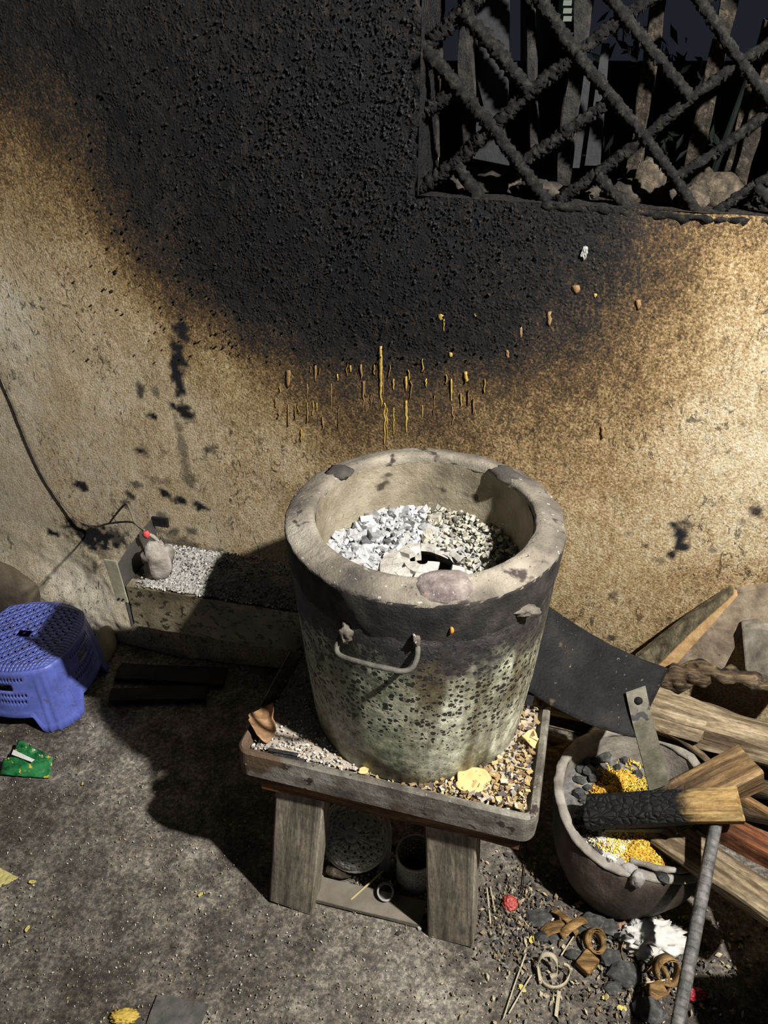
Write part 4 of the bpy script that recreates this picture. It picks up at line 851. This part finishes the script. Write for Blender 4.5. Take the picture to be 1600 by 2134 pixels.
# big sawn slab leaning on the wall, with a rough upper edge
m_slab = M('pale_sawn_slab', [(.10, .075, .052), (.19, .15, .105), (.29, .235, .17)], 40, (1, 1, 1), rough=.9, bump=.6, bs=110, speck=[(7, .62, (.36, .22, .09, 1)), (60, .68, (.08, .06, .045, 1))])
sl = [onwall(1535, 1232, .012), onwall(1440, 1300, .03), onwall(1330, 1385, .06), onwall(1395, 1425, .08), onwall(1500, 1410, .085), onwall(1548, 1318, .06), onwall(1600, 1300, .05), onwall(1680, 1320, .05), onwall(1700, 1230, .02), onwall(1600, 1222, .012)]
b = B(); b.poly(sl, .022, WN); tag(b.build('wood_slab', m_slab, org=(sl[3].x, sl[3].y, sl[3].z), bevel=.002), 'broad pale slab of sawn wood leaning flat on the wall', 'firewood', 'firewood')
q = [onwall(1524, 1230, .03), onwall(1430, 1292, .05), onwall(1322, 1376, .085), onwall(1352, 1404, .098), onwall(1440, 1318, .062), onwall(1528, 1238, .032)]
b = B(); b.poly(q, .02, WN); tag(b.build('bark_edge', M('rough_bark_edge', [(.03, .024, .014), (.10, .082, .05), (.20, .17, .105)], 70, (1, 1, .4), rough=.95, bump=1.0, bd=.006, bs=160), org=q[3], bevel=.002), 'narrow rough bark strip along the upper edge of the pale slab', 'firewood', 'firewood')
q = [onwall(1530, 1238, .030), onwall(1440, 1319, .06), onwall(1353, 1405, .096), onwall(1382, 1418, .10), onwall(1425, 1368, .08), onwall(1538, 1242, .032)]
b = B(); b.poly(q, .02, WN); tag(b.build('sawn_strip', M('orange_sawn', [(.22, .13, .055), (.34, .215, .10), (.42, .29, .15)], 50, rough=.9, bump=.6), org=q[2], bevel=.002), 'orange-tinted sawn strip between the bark strip and the pale slab', 'firewood', 'firewood')
sb = [onwall(1545, 1312, .075), onwall(1552, 1398, .10), onwall(1600, 1425, .10), onwall(1700, 1440, .10), onwall(1700, 1330, .07), onwall(1620, 1318, .07), onwall(1580, 1308, .072)]
b = B(); b.poly(sb, .03, WN); tag(b.build('bark_slab', M('grey_bark', [(.05, .042, .032), (.15, .132, .105), (.28, .255, .21)], 30, (1, 1, .5), rough=.9, bump=.8, bs=90), org=(sb[2].x, sb[2].y, sb[2].z), bevel=.004), 'grey bark slab leaning beside the pale sawn slab', 'firewood', 'firewood')
# unseen plank stack added beyond the right edge to shade the floor corner
for k, (x, y, a, L, wd, lab) in enumerate([(.85, .42, 89, .60, .26, 'wide dark bottom plank of the unseen stack added to shade the floor corner'), (.84, .41, 91, .60, .28, 'second plank up in the unseen stack added to shade the floor corner'), (.85, .42, 88, .62, .34, 'third plank up in the unseen stack added to shade the floor corner'), (.85, .42, 91, .62, .34, 'fourth plank up in the unseen stack added to shade the floor corner'), (.85, .42, 89, .62, .34, 'fifth plank up in the unseen stack added to shade the floor corner'), (.78, .35, 90, .46, .34, 'topmost plank of the unseen stack added to shade the floor corner')]):
    d = Vector((math.cos(math.radians(a)), math.sin(math.radians(a)), 0)) * L / 2; c = Vector((x, y, .03 + .0605 * k))
    tag(plank('plank', c - d, c + d, wd, .056, m_wC, seed=40 + k), lab, 'firewood', 'firewood')

# ------------------------------------------------------------------ ribbed steel rod
A = atz(1492, 1712, .286); Bt = atz(1412, 2134, .13); E = A + (Bt - A) * ((A.z - .011) / (A.z - Bt.z)); F = frame_from(A, E); n = 340
b = B(); L = (E - A).length; b.local = True; vs_ = []; ns = 12
for i in range(n + 1):
    x = -L / 2 + L * i / n
    for k in range(ns):
        a = 2 * math.pi * k / ns; ridge = .0016 * max(0, math.cos(2 * math.pi * (x / .0125) + 1.0 * math.sin(a))) ** 2; rr = .0088 + ridge + .0008 * mn.noise(Vector((x * 60, a, 0)))
        if k in (0, 6): rr = .0108
        vs_.append((x, rr * math.cos(a), rr * math.sin(a)))
b.add(vs_, [(i * ns + k, i * ns + (k + 1) % ns, (i + 1) * ns + (k + 1) % ns, (i + 1) * ns + k) for i in range(n) for k in range(ns)] + [tuple(reversed(range(ns))), tuple(range(n * ns, n * ns + ns))])
tag(b.build('steel_rod', M('ashy_rebar', [(.04, .038, .036), (.10, .097, .092), (.2, .19, .18)], 60, rough=.6, bump=.6, bs=200, spec=.5), frame=F, smooth=True), 'ribbed steel reinforcing rod leaning on the half-burnt stick', 'steel rod')

# ------------------------------------------------------------------ chips and ash on the tray
R = random.Random(41); b = B()
def inside_tray(p, mg=.026):
    q = p - FL; a, c = q.dot(te), q.dot(tn); return mg < a < TW - mg and mg < c < TD - mg
zt = TH - .0215
b.grid(lambda a, c: T(.026 + a * (TW - .052), .026 + c * (TD - .052), zt + .004 + .012 * math.exp(-((1 - a) / .35) ** 2) * (1 - math.exp(-((.02) / .05))) + .004 * mn.noise(Vector((a * 30, c * 30, 2))) + .010 * math.exp(-((a) / .3) ** 2 - ((c - .25) / .3) ** 2)), 70, 60, col=(.42, .36, .30, 1))
pal = [(.52, .39, .19, 1), (.42, .30, .14, 1), (.58, .46, .25, 1), (.33, .22, .10, 1), (.24, .16, .08, 1), (.20, .13, .08, 1), (.10, .085, .09, 1), (.55, .51, .43, 1)]
def tz(p):
    q = p - FL; a, c = (q.dot(te) - .026) / (TW - .052), (q.dot(tn) - .026) / (TD - .052)
    return zt + .004 + .012 * math.exp(-((1 - a) / .35) ** 2) * .33 + .010 * math.exp(-(a / .3) ** 2 - ((c - .25) / .3) ** 2)
for k in range(5200):
    a, c = R.random(), R.random() ** 1.3; p = T(.02 + a * (TW - .04), .02 + c * (TD - .04), 0)
    if (Vector((p.x, p.y)) - Vector((SC.x, SC.y))).length < R0 + .002: continue
    right = a > .42
    p.z = tz(p) + (R.uniform(0, .014) if a > .7 else R.uniform(0, .005))
    if right:
        r = R.choice([.002, .003, .0035, .0045, .006]) * R.uniform(.7, 1.2); col = R.choice(pal); rot = Matrix.Rotation(R.uniform(0, 6.3), 3, 'Z') @ Matrix.Rotation(R.gauss(0, .5), 3, 'X') @ Matrix.Rotation(R.gauss(0, .4), 3, 'Y')
        b.box(p, (r * 2, r * R.uniform(.7, 1.5), .0011), rot, col)
    else:
        r = R.choice([.0012, .0016, .002, .003]); t = R.choice([.25, .5, .8, 1.0]); rot = rnd_rot(R); b.add([p + rot @ (q * r) for q in OCT[0]], OCT[1], (t * .85, t * .80, t * .72, 1) if R.random() < .85 else R.choice(pal))
m_chip = M('wood_chips', [(.75, .75, .75), (1, 1, 1)], 120, rough=.8, bump=.3, bs=300, attr=True)
o = b.build('wood_chips', m_chip, org=T(TW / 2, TD / 2, zt)); tag(o, 'yellow wood chips and ash crumbs spread over the metal tray', 'wood chips', kind='stuff')
def flake(name, c, sx, sy, mat, label, cat, rz=0, curl=.3, seed=0, tilt=(0, 0), group=None, rag=.25):
    """a thin curled scrap lying at c"""
    c = Vector(c); b = B(); n = 12; rot = Matrix.Rotation(rz, 3, 'Z') @ Matrix.Rotation(tilt[0], 3, 'X') @ Matrix.Rotation(tilt[1], 3, 'Y')
    def fn(a, t):
        x, y = (a - .5) * 2, (t - .5) * 2; k = 1 + rag * mn.noise(Vector((math.atan2(y, x) * 1.3, seed * 3.1, 0)))
        q = sq(x, y) * k; z = curl * sx * (q.x ** 2) + .12 * sx * mn.noise(Vector((x * 1.6, y * 1.6, seed)))
        return c + rot @ Vector((q.x * sx, q.y * sy, z + .15 * sx))
    b.grid(fn, n, n); o = b.build(name, mat, org=c, smooth=True, solid=.0012)
    return tag(o, label, cat, group)
m_bigchip = M('yellow_shaving', [(.48, .36, .15), (.62, .48, .22)], 30, rough=.7, bump=.3, speck=[(60, .68, (.22, .15, .08, 1))])
p = atz(985, 1628, TH - .006); flake('wood_chip', p, .029, .021, m_bigchip, 'large pale yellow wood chip on the tray in front of the stove', 'wood chip', .1, .12, 3, (.25, 0))
p = atz(757, 1606, TH - .008); flake('wood_chip', p, .008, .006, m_bigchip, 'small pale wood chip on the tray lip edge in front of the stove', 'wood chip', .2, .1, 5, (.3, 0))
p = atz(1100, 1545, TH - .004); flake('wood_chip', p, .016, .014, m_bigchip, 'curled yellow chip on the tray right of the stove', 'wood chip', .9, .6, 8, (.4, .3))
m_dry = M('dry_leaf', [(.09, .045, .022), (.26, .15, .075), (.42, .27, .15)], 26, (1, 3, 1), rough=.7, bump=.4)
p = atz(553, 1500, TH + .002); flake('dry_leaf', p, .019, .033, m_dry, 'curled brown dry leaf on the tray left of the stove', 'leaf', .35, .9, 4, (.2, -.2), rag=.5)
for k, (u_, v_) in enumerate(((590, 1568), (600, 1580))):
    p = atz(u_, v_, TH - .004); tag(plank('black_stick', p - Vector((.025, -.006, 0)), p + Vector((.025, -.006, 0)), .006, .005, m_char, seed=k + 60, wob=.001), ('black sliver of charcoal lying along the tray lip', 'grey-black sliver of charcoal nearest the tray edge')[k], 'charcoal')

# ------------------------------------------------------------------ under the table
m_perf = M('grey_cast', [(.22, .215, .21), (.34, .335, .325), (.46, .45, .44)], 40, rough=.7, bump=.5, bs=140, speck=[(120, .72, (.45, .44, .42, 1))])
m_holes = M('hole_black', [(.004, .004, .004), (.006, .006, .006)], 20, bump=0)
dc = atz(740, 1738, .085); dome = thing('pierced_dome', (dc.x, dc.y, .0), 'grey pierced metal dome under the table', 'burner cap')
DRm = Matrix.Rotation(math.radians(38), 3, 'X') @ Matrix.Rotation(math.radians(-8), 3, 'Y')
b = B(); RD = .064
def dm(th, ph): return dc + DRm @ Vector((RD * math.sin(th) * math.cos(ph), RD * math.sin(th) * math.sin(ph), RD * .62 * math.cos(th)))
nth, nph = 8, 30
for j in range(nth):
    for i in range(nph):
        t0, t1 = .02 + 1.55 * j / nth, .02 + 1.55 * (j + 1) / nth; p0, p1 = 2 * math.pi * i / nph, 2 * math.pi * (i + 1) / nph; tm, pm = (t0 + t1) / 2, (p0 + p1) / 2
        ou = [(t0, p0), (t0, pm), (t0, p1), (tm, p1), (t1, p1), (t1, pm), (t1, p0), (tm, p0)]
        step_ = 2 if j > 3 else (3 if j > 1 else 5)
        if j > 0 and i % step_ == (j % step_) and j < 7:
            ht, hp_ = .050, .050 / max(.25, math.sin(tm)); inn = [(tm + ht * math.sin(math.radians(225 + 45 * k)) * 1.0, pm + hp_ * math.cos(math.radians(225 + 45 * k)) * 1.0) for k in range(8)]
            b.add([dm(*q) for q in ou + inn], [(k, (k + 1) % 8, (k + 1) % 8 + 8, k + 8) for k in range(8)])
        else: b.add([dm(*q) for q in ou], [tuple(range(8))])
b.build('shell', m_perf, parent=dome, smooth=True, solid=.003)
b = B(); b.lathe([(RD, 0), (RD + .006, -.004), (RD + .006, -.014), (RD, -.02)], (0, 0, 0), 40); b.v = [tuple(dc + DRm @ Vector(p)) for p in b.v]; b.build('rim', m_perf, parent=dome, smooth=True, solid=.003)
# tin with pierced wall
tc = atz(866, 1862); tin = thing('pierced_tin', (tc.x, tc.y + .036, 0), 'round open tin with punched holes standing under the table', 'tin'); tcc = Vector((tc.x, tc.y + .036, 0)); TRd, THt = .0385, .082
b = B(); nn_ = 40
for i in range(nn_):
    for j in range(9):
        a0, a1 = 2 * math.pi * i / nn_, 2 * math.pi * (i + 1) / nn_; z0, z1 = THt * j / 9, THt * (j + 1) / 9; f = lambda a, z: tcc + Vector((TRd * math.cos(a), TRd * math.sin(a), z)); am, zm = (a0 + a1) / 2, (z0 + z1) / 2
        ou = [(a0, z0), (am, z0), (a1, z0), (a1, zm), (a1, z1), (am, z1), (a0, z1), (a0, zm)]
        if 1 < j < 7 and (i + j) % 2 == 0 and i % 10 < 6:
            inn = [(am + (q[0] - am) * .55, zm + (q[1] - zm) * .4) for q in ou]; b.add([f(*q) for q in ou + inn], [(k, (k + 1) % 8, (k + 1) % 8 + 8, k + 8) for k in range(8)])
        else: b.add([f(*q) for q in ou], [tuple(range(8))])
b.build('wall', m_perf, parent=tin, smooth=True, solid=.0015)
b = B(); b.tube([tcc + Vector((TRd * math.cos(a), TRd * math.sin(a), THt)) for a in [2 * math.pi * k / 40 for k in range(41)]], .0016, 6); b.build('rim', m_perf, parent=tin, smooth=True)
b = B(); b.lathe([(0, .003), (TRd, .003)], tcc, 32); b.build('bottom', m_holes, parent=tin)
rc = atz(803, 1858, .018); b = B(); rt = Matrix.Rotation(math.radians(35), 3, 'X'); b.lathe([(.0165, -.014), (.0175, 0), (.0165, .014), (.0135, .014), (.013, -.014)], (0, 0, 0), 32, closed=True); b.v = [tuple(rc + rt @ Vector(p)) for p in b.v]
tag(b.build('pipe_ring', m_perf, org=(rc.x, rc.y, 0), smooth=True), 'small steel pipe ring on the floor under the table', 'pipe ring')
p = atz(800, 1790, .05); b = B(); b.poly([p + Vector(q) for q in ((-.010, 0, -.05), (.012, .004, -.05), (.016, .02, .03), (-.002, .022, .04))], .004); tag(b.build('steel_plate', m_perf, org=(p.x, p.y, 0)), 'small grey steel plate propped between the dome and the tin', 'steel plate')
A_, B_ = atz(655, 1850, .006), atz(880, 1905, .006); tag(plank('floor_board', A_, B_, .05, .012, M('dusty_board', [(.13, .11, .085), (.21, .185, .15)], 20, bump=.5, bs=100), seed=70, wob=.0015), 'dusty flat board on the floor under the table front', 'board')
p = atz(708, 1812, .02); b = B(); b.blob(p, (.028, .018, .018), 77, .25, 3, 1.4, flat_bottom=-.002); tag(b.build('stone', m_rub, org=(p.x, p.y, 0), smooth=True), 'brownish stone in front of the pierced dome', 'stone')
tag(plank('straw', atz(798, 1815, .03), atz(722, 1885, .008), .003, .002, M('straw', [(.4, .33, .16), (.55, .46, .25)], 40, bump=0), seed=71, wob=.001), 'yellow straw lying across the board under the table', 'straw')
R = random.Random(51); b = B()
for k in range(420):
    u_, v_ = R.uniform(670, 930), R.uniform(1760, 1935); 
    if v_ > 1850 and u_ < 860: continue
    p = atz(u_, v_); r = R.uniform(.002, .007); t = R.choice([.05, .08, .12, .3, .5]); b.blob(p + Vector((0, 0, r * .5)), (r, r * .8, r * .6), k, .5, 1, 1.5, rot=rnd_rot(R), col=(t, t * .96, t * .9, 1))
o = b.build('cinders', m_chip, org=atz(800, 1800)); tag(o, 'dark cinders and ash crumbs on the floor under the table', 'cinders', kind='stuff')
for k, (x0, y0, x1, y1) in enumerate(((246, 1400, 470, 1412), (232, 1450, 430, 1446))):
    tag(plank('dark_board', atz(x0, y0, .008), atz(x1, y1, .008), .06 if k == 0 else .045, .014, M('black_board', [(.012, .011, .010), (.03, .027, .024)], 20, bump=.6), seed=80 + k), ('wide blackened board on the floor under the air duct', 'narrow blackened board on the floor before the wide one')[k], 'board')

# ------------------------------------------------------------------ litter on the floor
m_curl = wood('shaving', lin(96, 72, 42), lin(140, 110, 68), lin(168, 140, 96), .8); m_pale = M('pale_cane', [(.30, .26, .17), (.50, .45, .33)], 60, (1, 1, 1), rough=.7, bump=.3)
def ribbon(name, pts, wd, mat, label, cat, group=None, up=Vector((0, 0, 1)), th=.0012):
    pts = smoothpts([Vector(p) for p in pts], 6); b = B(); m_ = len(pts); vs_ = []
    for i, p in enumerate(pts):
        t = (pts[min(i + 1, m_ - 1)] - pts[max(i - 1, 0)]).normalized(); s_ = up - t * up.dot(t); s_ = s_.normalized() if s_.length > .1 else Vector((0, 1, 0)); vs_ += [p - s_ * wd / 2, p + s_ * wd / 2]
    b.add(vs_, [(2 * i, 2 * i + 1, 2 * i + 3, 2 * i + 2) for i in range(m_ - 1)]); c = sum(pts, Vector()) / m_
    return tag(b.build(name, mat, org=(c.x, c.y, 0), smooth=True, solid=th), label, cat, group)
def coil(name, u_, v_, r0, r1, turns, wd, mat, label, tilt=(0, 0), ph=0, h=None, cat='wood shaving', group='wood shavings on the floor'):
    c = atz(u_, v_, (h if h is not None else wd * .55)); rot = Matrix.Rotation(tilt[0], 3, 'X') @ Matrix.Rotation(tilt[1], 3, 'Y'); n = int(10 * turns) + 2
    pts = [c + rot @ Vector(((r0 + (r1 - r0) * k / n) * math.cos(ph + 6.283 * turns * k / n), (r0 + (r1 - r0) * k / n) * math.sin(ph + 6.283 * turns * k / n), .002 * math.sin(k))) for k in range(n + 1)]
    return ribbon(name, pts, wd, mat, label, cat, group, up=rot @ Vector((0, 0, 1)))
coil('wood_shaving', 1240, 1962, .022, .014, 2.2, .016, m_curl, 'tightly coiled wood shaving below the basin', (.5, .5), .3, .018)
coil('wood_shaving', 1390, 2022, .024, .020, 1.1, .024, m_curl, 'broad curled wood shaving by the rod shadow', (.9, .2), 1.0, .020)
coil('wood_shaving', 1330, 1990, .030, .024, .8, .016, m_curl, 'open curled wood shaving under the white crumpled paper', (.3, -.2), 2.4, .014)
coil('wood_shaving', 1365, 2040, .028, .024, .6, .018, m_curl, 'half-round wood shaving beside the rod', (.3, .3), 4.0, .012)
for k, (u_, v_, rz, lab) in enumerate(((1160, 1935, .2, 'wide wood shaving strip below the table corner'), (1178, 1918, -.9, 'narrow wood shaving crossing over another one'), (1196, 1930, .5, 'bent wood shaving beside the charcoal'))):
    c = atz(u_, v_, .012 + .006 * k); d = Vector((math.cos(rz), math.sin(rz), 0)); n_ = Vector((-d.y, d.x, 0))
    ribbon('wood_shaving', [c - d * .03 - Vector((0, 0, .008)), c - d * .012 + Vector((0, 0, .004)), c + d * .012 + Vector((0, 0, .006)), c + d * .03 - Vector((0, 0, .006))], (.022, .011, .016)[k], m_curl, lab, 'wood shaving', 'wood shavings on the floor', up=n_)
p = atz(1222, 2012, .002); b = B(); b.box(p + Vector((0, 0, .010)), (.036, .030, .016), Matrix.Rotation(.75, 3, 'Z')); tag(b.build('wood_offcut', m_curl, org=(p.x, p.y, 0), bevel=.003), 'square tan wood offcut on the floor', 'wood offcut')
p = atz(1365, 2070, .002); b = B(); b.box(p + Vector((0, 0, .010)), (.034, .026, .012), Matrix.Rotation(.35, 3, 'Z') @ Matrix.Rotation(.25, 3, 'X')); tag(b.build('wood_offcut', m_curl, org=(p.x, p.y, 0), bevel=.003), 'flat square wood offcut by the shaving heap', 'wood offcut')
# pale cane loop with a stalk
c = atz(1152, 2022); hoop = [atz(1128, 2050, .004), atz(1122, 2010, .02), atz(1130, 1992, .035), atz(1148, 1990, .04), atz(1160, 2005, .03), atz(1158, 2028, .016), atz(1146, 2035, .010)]
ribbon('cane_loop', hoop, .008, m_pale, 'pale cane strip looped upright on the floor', 'cane strip', up=Vector((.2, .9, .3)))
hoop = [atz(1124, 2035, .006), atz(1136, 2052, .004), atz(1156, 2058, .004), atz(1176, 2050, .008), atz(1186, 2032, .016), atz(1184, 2016, .024), atz(1174, 2010, .026)]
ribbon('cane_loop', hoop, .008, m_pale, 'pale cane strip curving flat on the floor below the looped one', 'cane strip', up=Vector((0, .4, .9)))
tag(plank('stalk', atz(1165, 2066, .004), atz(1158, 2118, .004), .006, .004, m_pale, seed=90, wob=.001), 'short dry stalk below the cane loops', 'stalk')
# crumpled white paper
def crumple(name, c, rx, ry, rz_, mat, label, cat, seed=0, fr=2.6, amp=.5):
    c = Vector(c); b = B(); V, F_ = ICO[4]
    vs_ = []
    for p in V:
        k = 1 - amp * (abs(mn.noise(p * fr + Vector((seed, 0, 0)))) * 1.5 - .4) + .35 * amp * mn.noise(p * fr * 2.7 + Vector((0, seed, 0))); q = c + Vector((p.x * rx, p.y * ry, p.z * rz_)) * k; q.z = max(q.z, -.002); vs_.append(q)
    b.add(vs_, F_); return tag(b.build(name, mat, org=(c.x, c.y, 0), smooth=True), label, cat)
m_paper = M('white_paper', [(.46, .45, .42), (.66, .65, .62)], 40, rough=.85, bump=.6, bs=90)
crumple('crumpled_paper', atz(1360, 1958, .014), .052, .030, .026, m_paper, 'crumpled white tissue on the floor beside the basin foot', 'paper', 3, 2.4, .9)
crumple('crumpled_paper', atz(1308, 1950, .008), .020, .010, .012, m_paper, 'small twisted white tissue next to the bigger one', 'paper', 8, 3.0, .6)
crumple('red_wrapper', atz(1062, 1882, .006), .014, .014, .010, M('red_foil', [(.28, .035, .03), (.5, .12, .10)], 40, rough=.35, bump=.5), 'small crumpled red wrapper on the floor right of the table leg', 'wrapper', 5, 3, .6)
crumple('red_wrapper', atz(1445, 2072, .006), .020, .010, .010, M('red_silver_foil', [(.35, .02, .04), (.5, .04, .06), (.6, .6, .6)], 30, rough=.3, bump=.5), 'red and silver wrapper on the floor right of the rod', 'wrapper', 6, 3, .6)
crumple('onion_peel', atz(1328, 1934, .006), .012, .008, .010, M('reddish_peel', [(.25, .09, .06), (.4, .17, .11)], 40, rough=.5, bump=.4), 'reddish onion peel under the basin edge', 'peel', 7, 2, .4)
crumple('onion_peel', atz(1296, 1932, .006), .013, .008, .009, M('brown_peel', [(.22, .13, .09), (.33, .21, .15)], 40, rough=.6, bump=.4), 'brownish onion peel between charcoal and the basin foot', 'peel', 9, 2, .4)
R = random.Random(61)
for (u_, v_, r, g_, lab) in [(1130,1955,.014,0,'shiny black charcoal lump left of the coiled shaving'),(1122,1915,.020,1,'grey charcoal piece beside the crossed shavings'),(1235,1925,.024,1,'broad dark charcoal slab at the basin foot'),(1268,1935,.017,1,'dark charcoal block beside the reddish peel'),(1300,2035,.026,1,'wide grey charcoal flake beside the square offcut'),(1275,2060,.014,1,'small grey charcoal flake below the square offcut'),(1275,1998,.020,1,'long dusty wood-ash flake above the wide grey charcoal'),(1350,2110,.024,1,'grey charcoal slab at the rod shadow'),(1195,1992,.013,1,'grey charcoal crumb above the square offcut'),(1150,1955,.012,1,'dull grey charcoal crumb below the crossed shavings'),(1215,1945,.013,1,'grey charcoal crumb beside the coiled shaving')]:
    p = atz(u_, v_); b = B(); b.blob((p.x, p.y, r * .3), (r * 1.2, r * .85, r * .55), u_ * .3, .4, 2, 1.6, rot=Matrix.Rotation(R.uniform(-.6, .6), 3, 'Z'), flat_bottom=-.002); tag(b.build('charcoal', m_charg if g_ else m_char, org=(p.x, p.y, 0)), lab, 'charcoal')
# green snack packet, flattened and folded, printed in yellow and white
def mat_packet():
    m, nt, p = newmat('green_packet'); g = N(nt); v = g.coord(); f = g.noise(v, 30, 3); f2 = g.noise(g.coord((1, 1, 1), (3, 1, 0)), 42, 3)
    c = g.ramp(f, [(.35, (.01, .06, .02)), (.5, (.02, .16, .05)), (.7, (.05, .25, .09))]); c = g.mix(g.step(f2, .60, .64), c, (.62, .48, .05, 1)); c = g.mix(g.step(g.noise(v, 55, 2), .66, .69), c, (.50, .26, .12, 1))
    g.l(c, p.inputs['Base Color']); p.inputs['Roughness'].default_value = .25; p.inputs['Specular IOR Level'].default_value = .6; g.l(g.bump(g.noise(v, 60, 4), .5, .003), p.inputs['Normal']); return m
pk = thing('snack_packet', atz(55, 1595), 'crumpled green snack packet with yellow print on the floor', 'packet'); m_pk = mat_packet()
def sheet(cs, nm, mat, parent, seed, amp=.010, thick=.0012, base=.004):
    cs = [Vector(c) for c in cs]; b = B()
    def fn(a, t):
        p = cs[0].lerp(cs[1], a).lerp(cs[3].lerp(cs[2], a), t); p.z += base + amp * abs(mn.noise(Vector((a * 3.3, t * 3.3, seed)))) + amp * .35 * mn.noise(Vector((a * 9, t * 9, seed))); p.z = max(p.z, .001); return p
    b.grid(fn, 20, 16); return b.build(nm, mat, parent=parent, smooth=True, solid=thick)
sheet([atz(0, 1618), atz(105, 1624), atz(112, 1580, .012), atz(8, 1585, .018)], 'lower_fold', m_pk, pk, 3)
sheet([atz(25, 1578, .02), atz(70, 1590, .014), atz(108, 1580, .012), atz(40, 1545, .03)], 'upper_fold', m_pk, pk, 5)
b = B(); b.poly([atz(24, 1572, .034), atz(66, 1588, .026), atz(72, 1583, .026), atz(28, 1562, .034)], .001, (0, 0, 1)); b.build('white_stripe', M('white_print', [(.6, .62, .58), (.75, .76, .72)], 40, rough=.3), parent=pk)
m_yw = M('yellow_film', [(.42, .36, .12), (.58, .52, .24)], 30, rough=.35, bump=.4, speck=[(35, .58, (.10, .09, .05, 1))])
yw = thing('yellow_wrapper', atz(8, 1838), 'torn dirty yellow plastic wrapper piece on the floor', 'wrapper'); sheet([atz(-30, 1866), atz(10, 1848), atz(40, 1832), atz(-5, 1808)], 'film', m_yw, yw, 4, .006)
m_fd = M('yellow_crumb', [(.42, .36, .08), (.62, .54, .16)], 40, rough=.6, bump=.4)
m_fo = M('orange_peel', [(.42, .28, .05), (.62, .45, .10)], 60, rough=.6, bump=.5)
crumple('turmeric_peel', atz(258, 2118, .003), .022, .012, .006, m_fo, 'flattened yellow peel on the floor at the dusty patch', 'peel', 11, 4, .7)
for k, (u_, v_, r, lab) in enumerate([(68, 1838, .007, 'small pale yellow food scrap beside the torn wrapper'), (418, 1864, .005, 'tiny bright yellow crumb on the open floor'), (57, 1935, .006, 'pale yellow chip on the dark floor'), (1088, 2060, .008, 'pale flat husk left of the cane loops'), (1295, 2102, .008, 'yellow chip below the grey charcoal flake'), (1262, 2078, .007, 'straw-coloured chip near the small charcoal flake'), (1108, 1958, .008, 'pale yellow chip left of the shiny charcoal'), (172, 1633, .004, 'tiny yellow-green husk near the green packet')]):
    flake('food_scrap', atz(u_, v_, .001), r, r * .55, m_fd, lab, 'food scrap', k * .7, .15, k)
for k, (a, c, lab) in enumerate([((1015, 1850), (1022, 1925), 'dry straw standing against the right table leg'), ((1022, 1850), (1032, 1900), 'second dry straw by the right table leg'), ((1095, 1990), (1050, 2120), 'thin bent twig left of the cane loops'), ((1110, 2030), (1060, 2110), 'thin straight twig left of the cane loops'), ((1200, 1945), (1170, 1990), 'thin grey twig below the crossed shavings'), ((1100, 1700), (1088, 1870), 'dark twig in the shade between table and basin'), ((1330, 2050), (1400, 2040), 'pale split straw across the shavings')]):
    tag(plank('twig', atz(*a, .006), atz(*c, .004), .0024, .002, m_pale if k != 5 else m_wC, seed=100 + k, wob=.0015), lab, 'twig')
tag(plank('concrete_patch', atz(315, 2112, .0), atz(420, 2134, .0), .06, .006, M('grey_patch', [(.05, .047, .043), (.12, .115, .105)], 60, bump=.6, bs=150), seed=95), 'smooth grey flat stone set in the floor', 'stone')
# crumbs over the floor, denser around the table and by the basin
b = B(); R = random.Random(71); pal2 = [(.72, .70, .64, 1), (.5, .46, .38, 1), (.55, .45, .2, 1), (.30, .26, .2, 1), (.12, .10, .09, 1)]
for k in range(3000):
    u_, v_ = R.uniform(0, 1130), R.uniform(1480, 2140)
    p = atz(u_, v_, .0005); r = R.choice([.0008, .001, .0014, .002]); c = R.choice(pal2); rot = rnd_rot(R); b.add([p + rot @ Vector((q.x * r * 1.5, q.y * r, q.z * r * .7)) for q in OCT[0]], OCT[1], c)
pal3 = [(.45, .36, .22, 1), (.3, .22, .13, 1), (.16, .12, .09, 1), (.06, .055, .05, 1), (.05, .05, .05, 1), (.55, .48, .33, 1), (.2, .19, .18, 1)]
for k in range(2600):
    u_, v_ = (R.gauss(1300, 150), R.gauss(2010, 90)) if k % 3 else (R.gauss(1075, 50), R.gauss(1905, 50))
    p = atz(u_, v_, .001)
    if p.y > 1.2: continue
    r = R.choice([.001, .0015, .002, .003, .0045]); c = R.choice(pal3); rot = rnd_rot(R); b.add([p + Vector((0, 0, r * .4)) + rot @ Vector((q.x * r * 1.7, q.y * r, q.z * r * .6)) for q in OCT[0]], OCT[1], c)
o = b.build('floor_crumbs', m_chip, org=(0, .8, 0)); tag(o, 'ash specks, wood crumbs and cinders strewn over the floor', 'crumbs', kind='stuff')
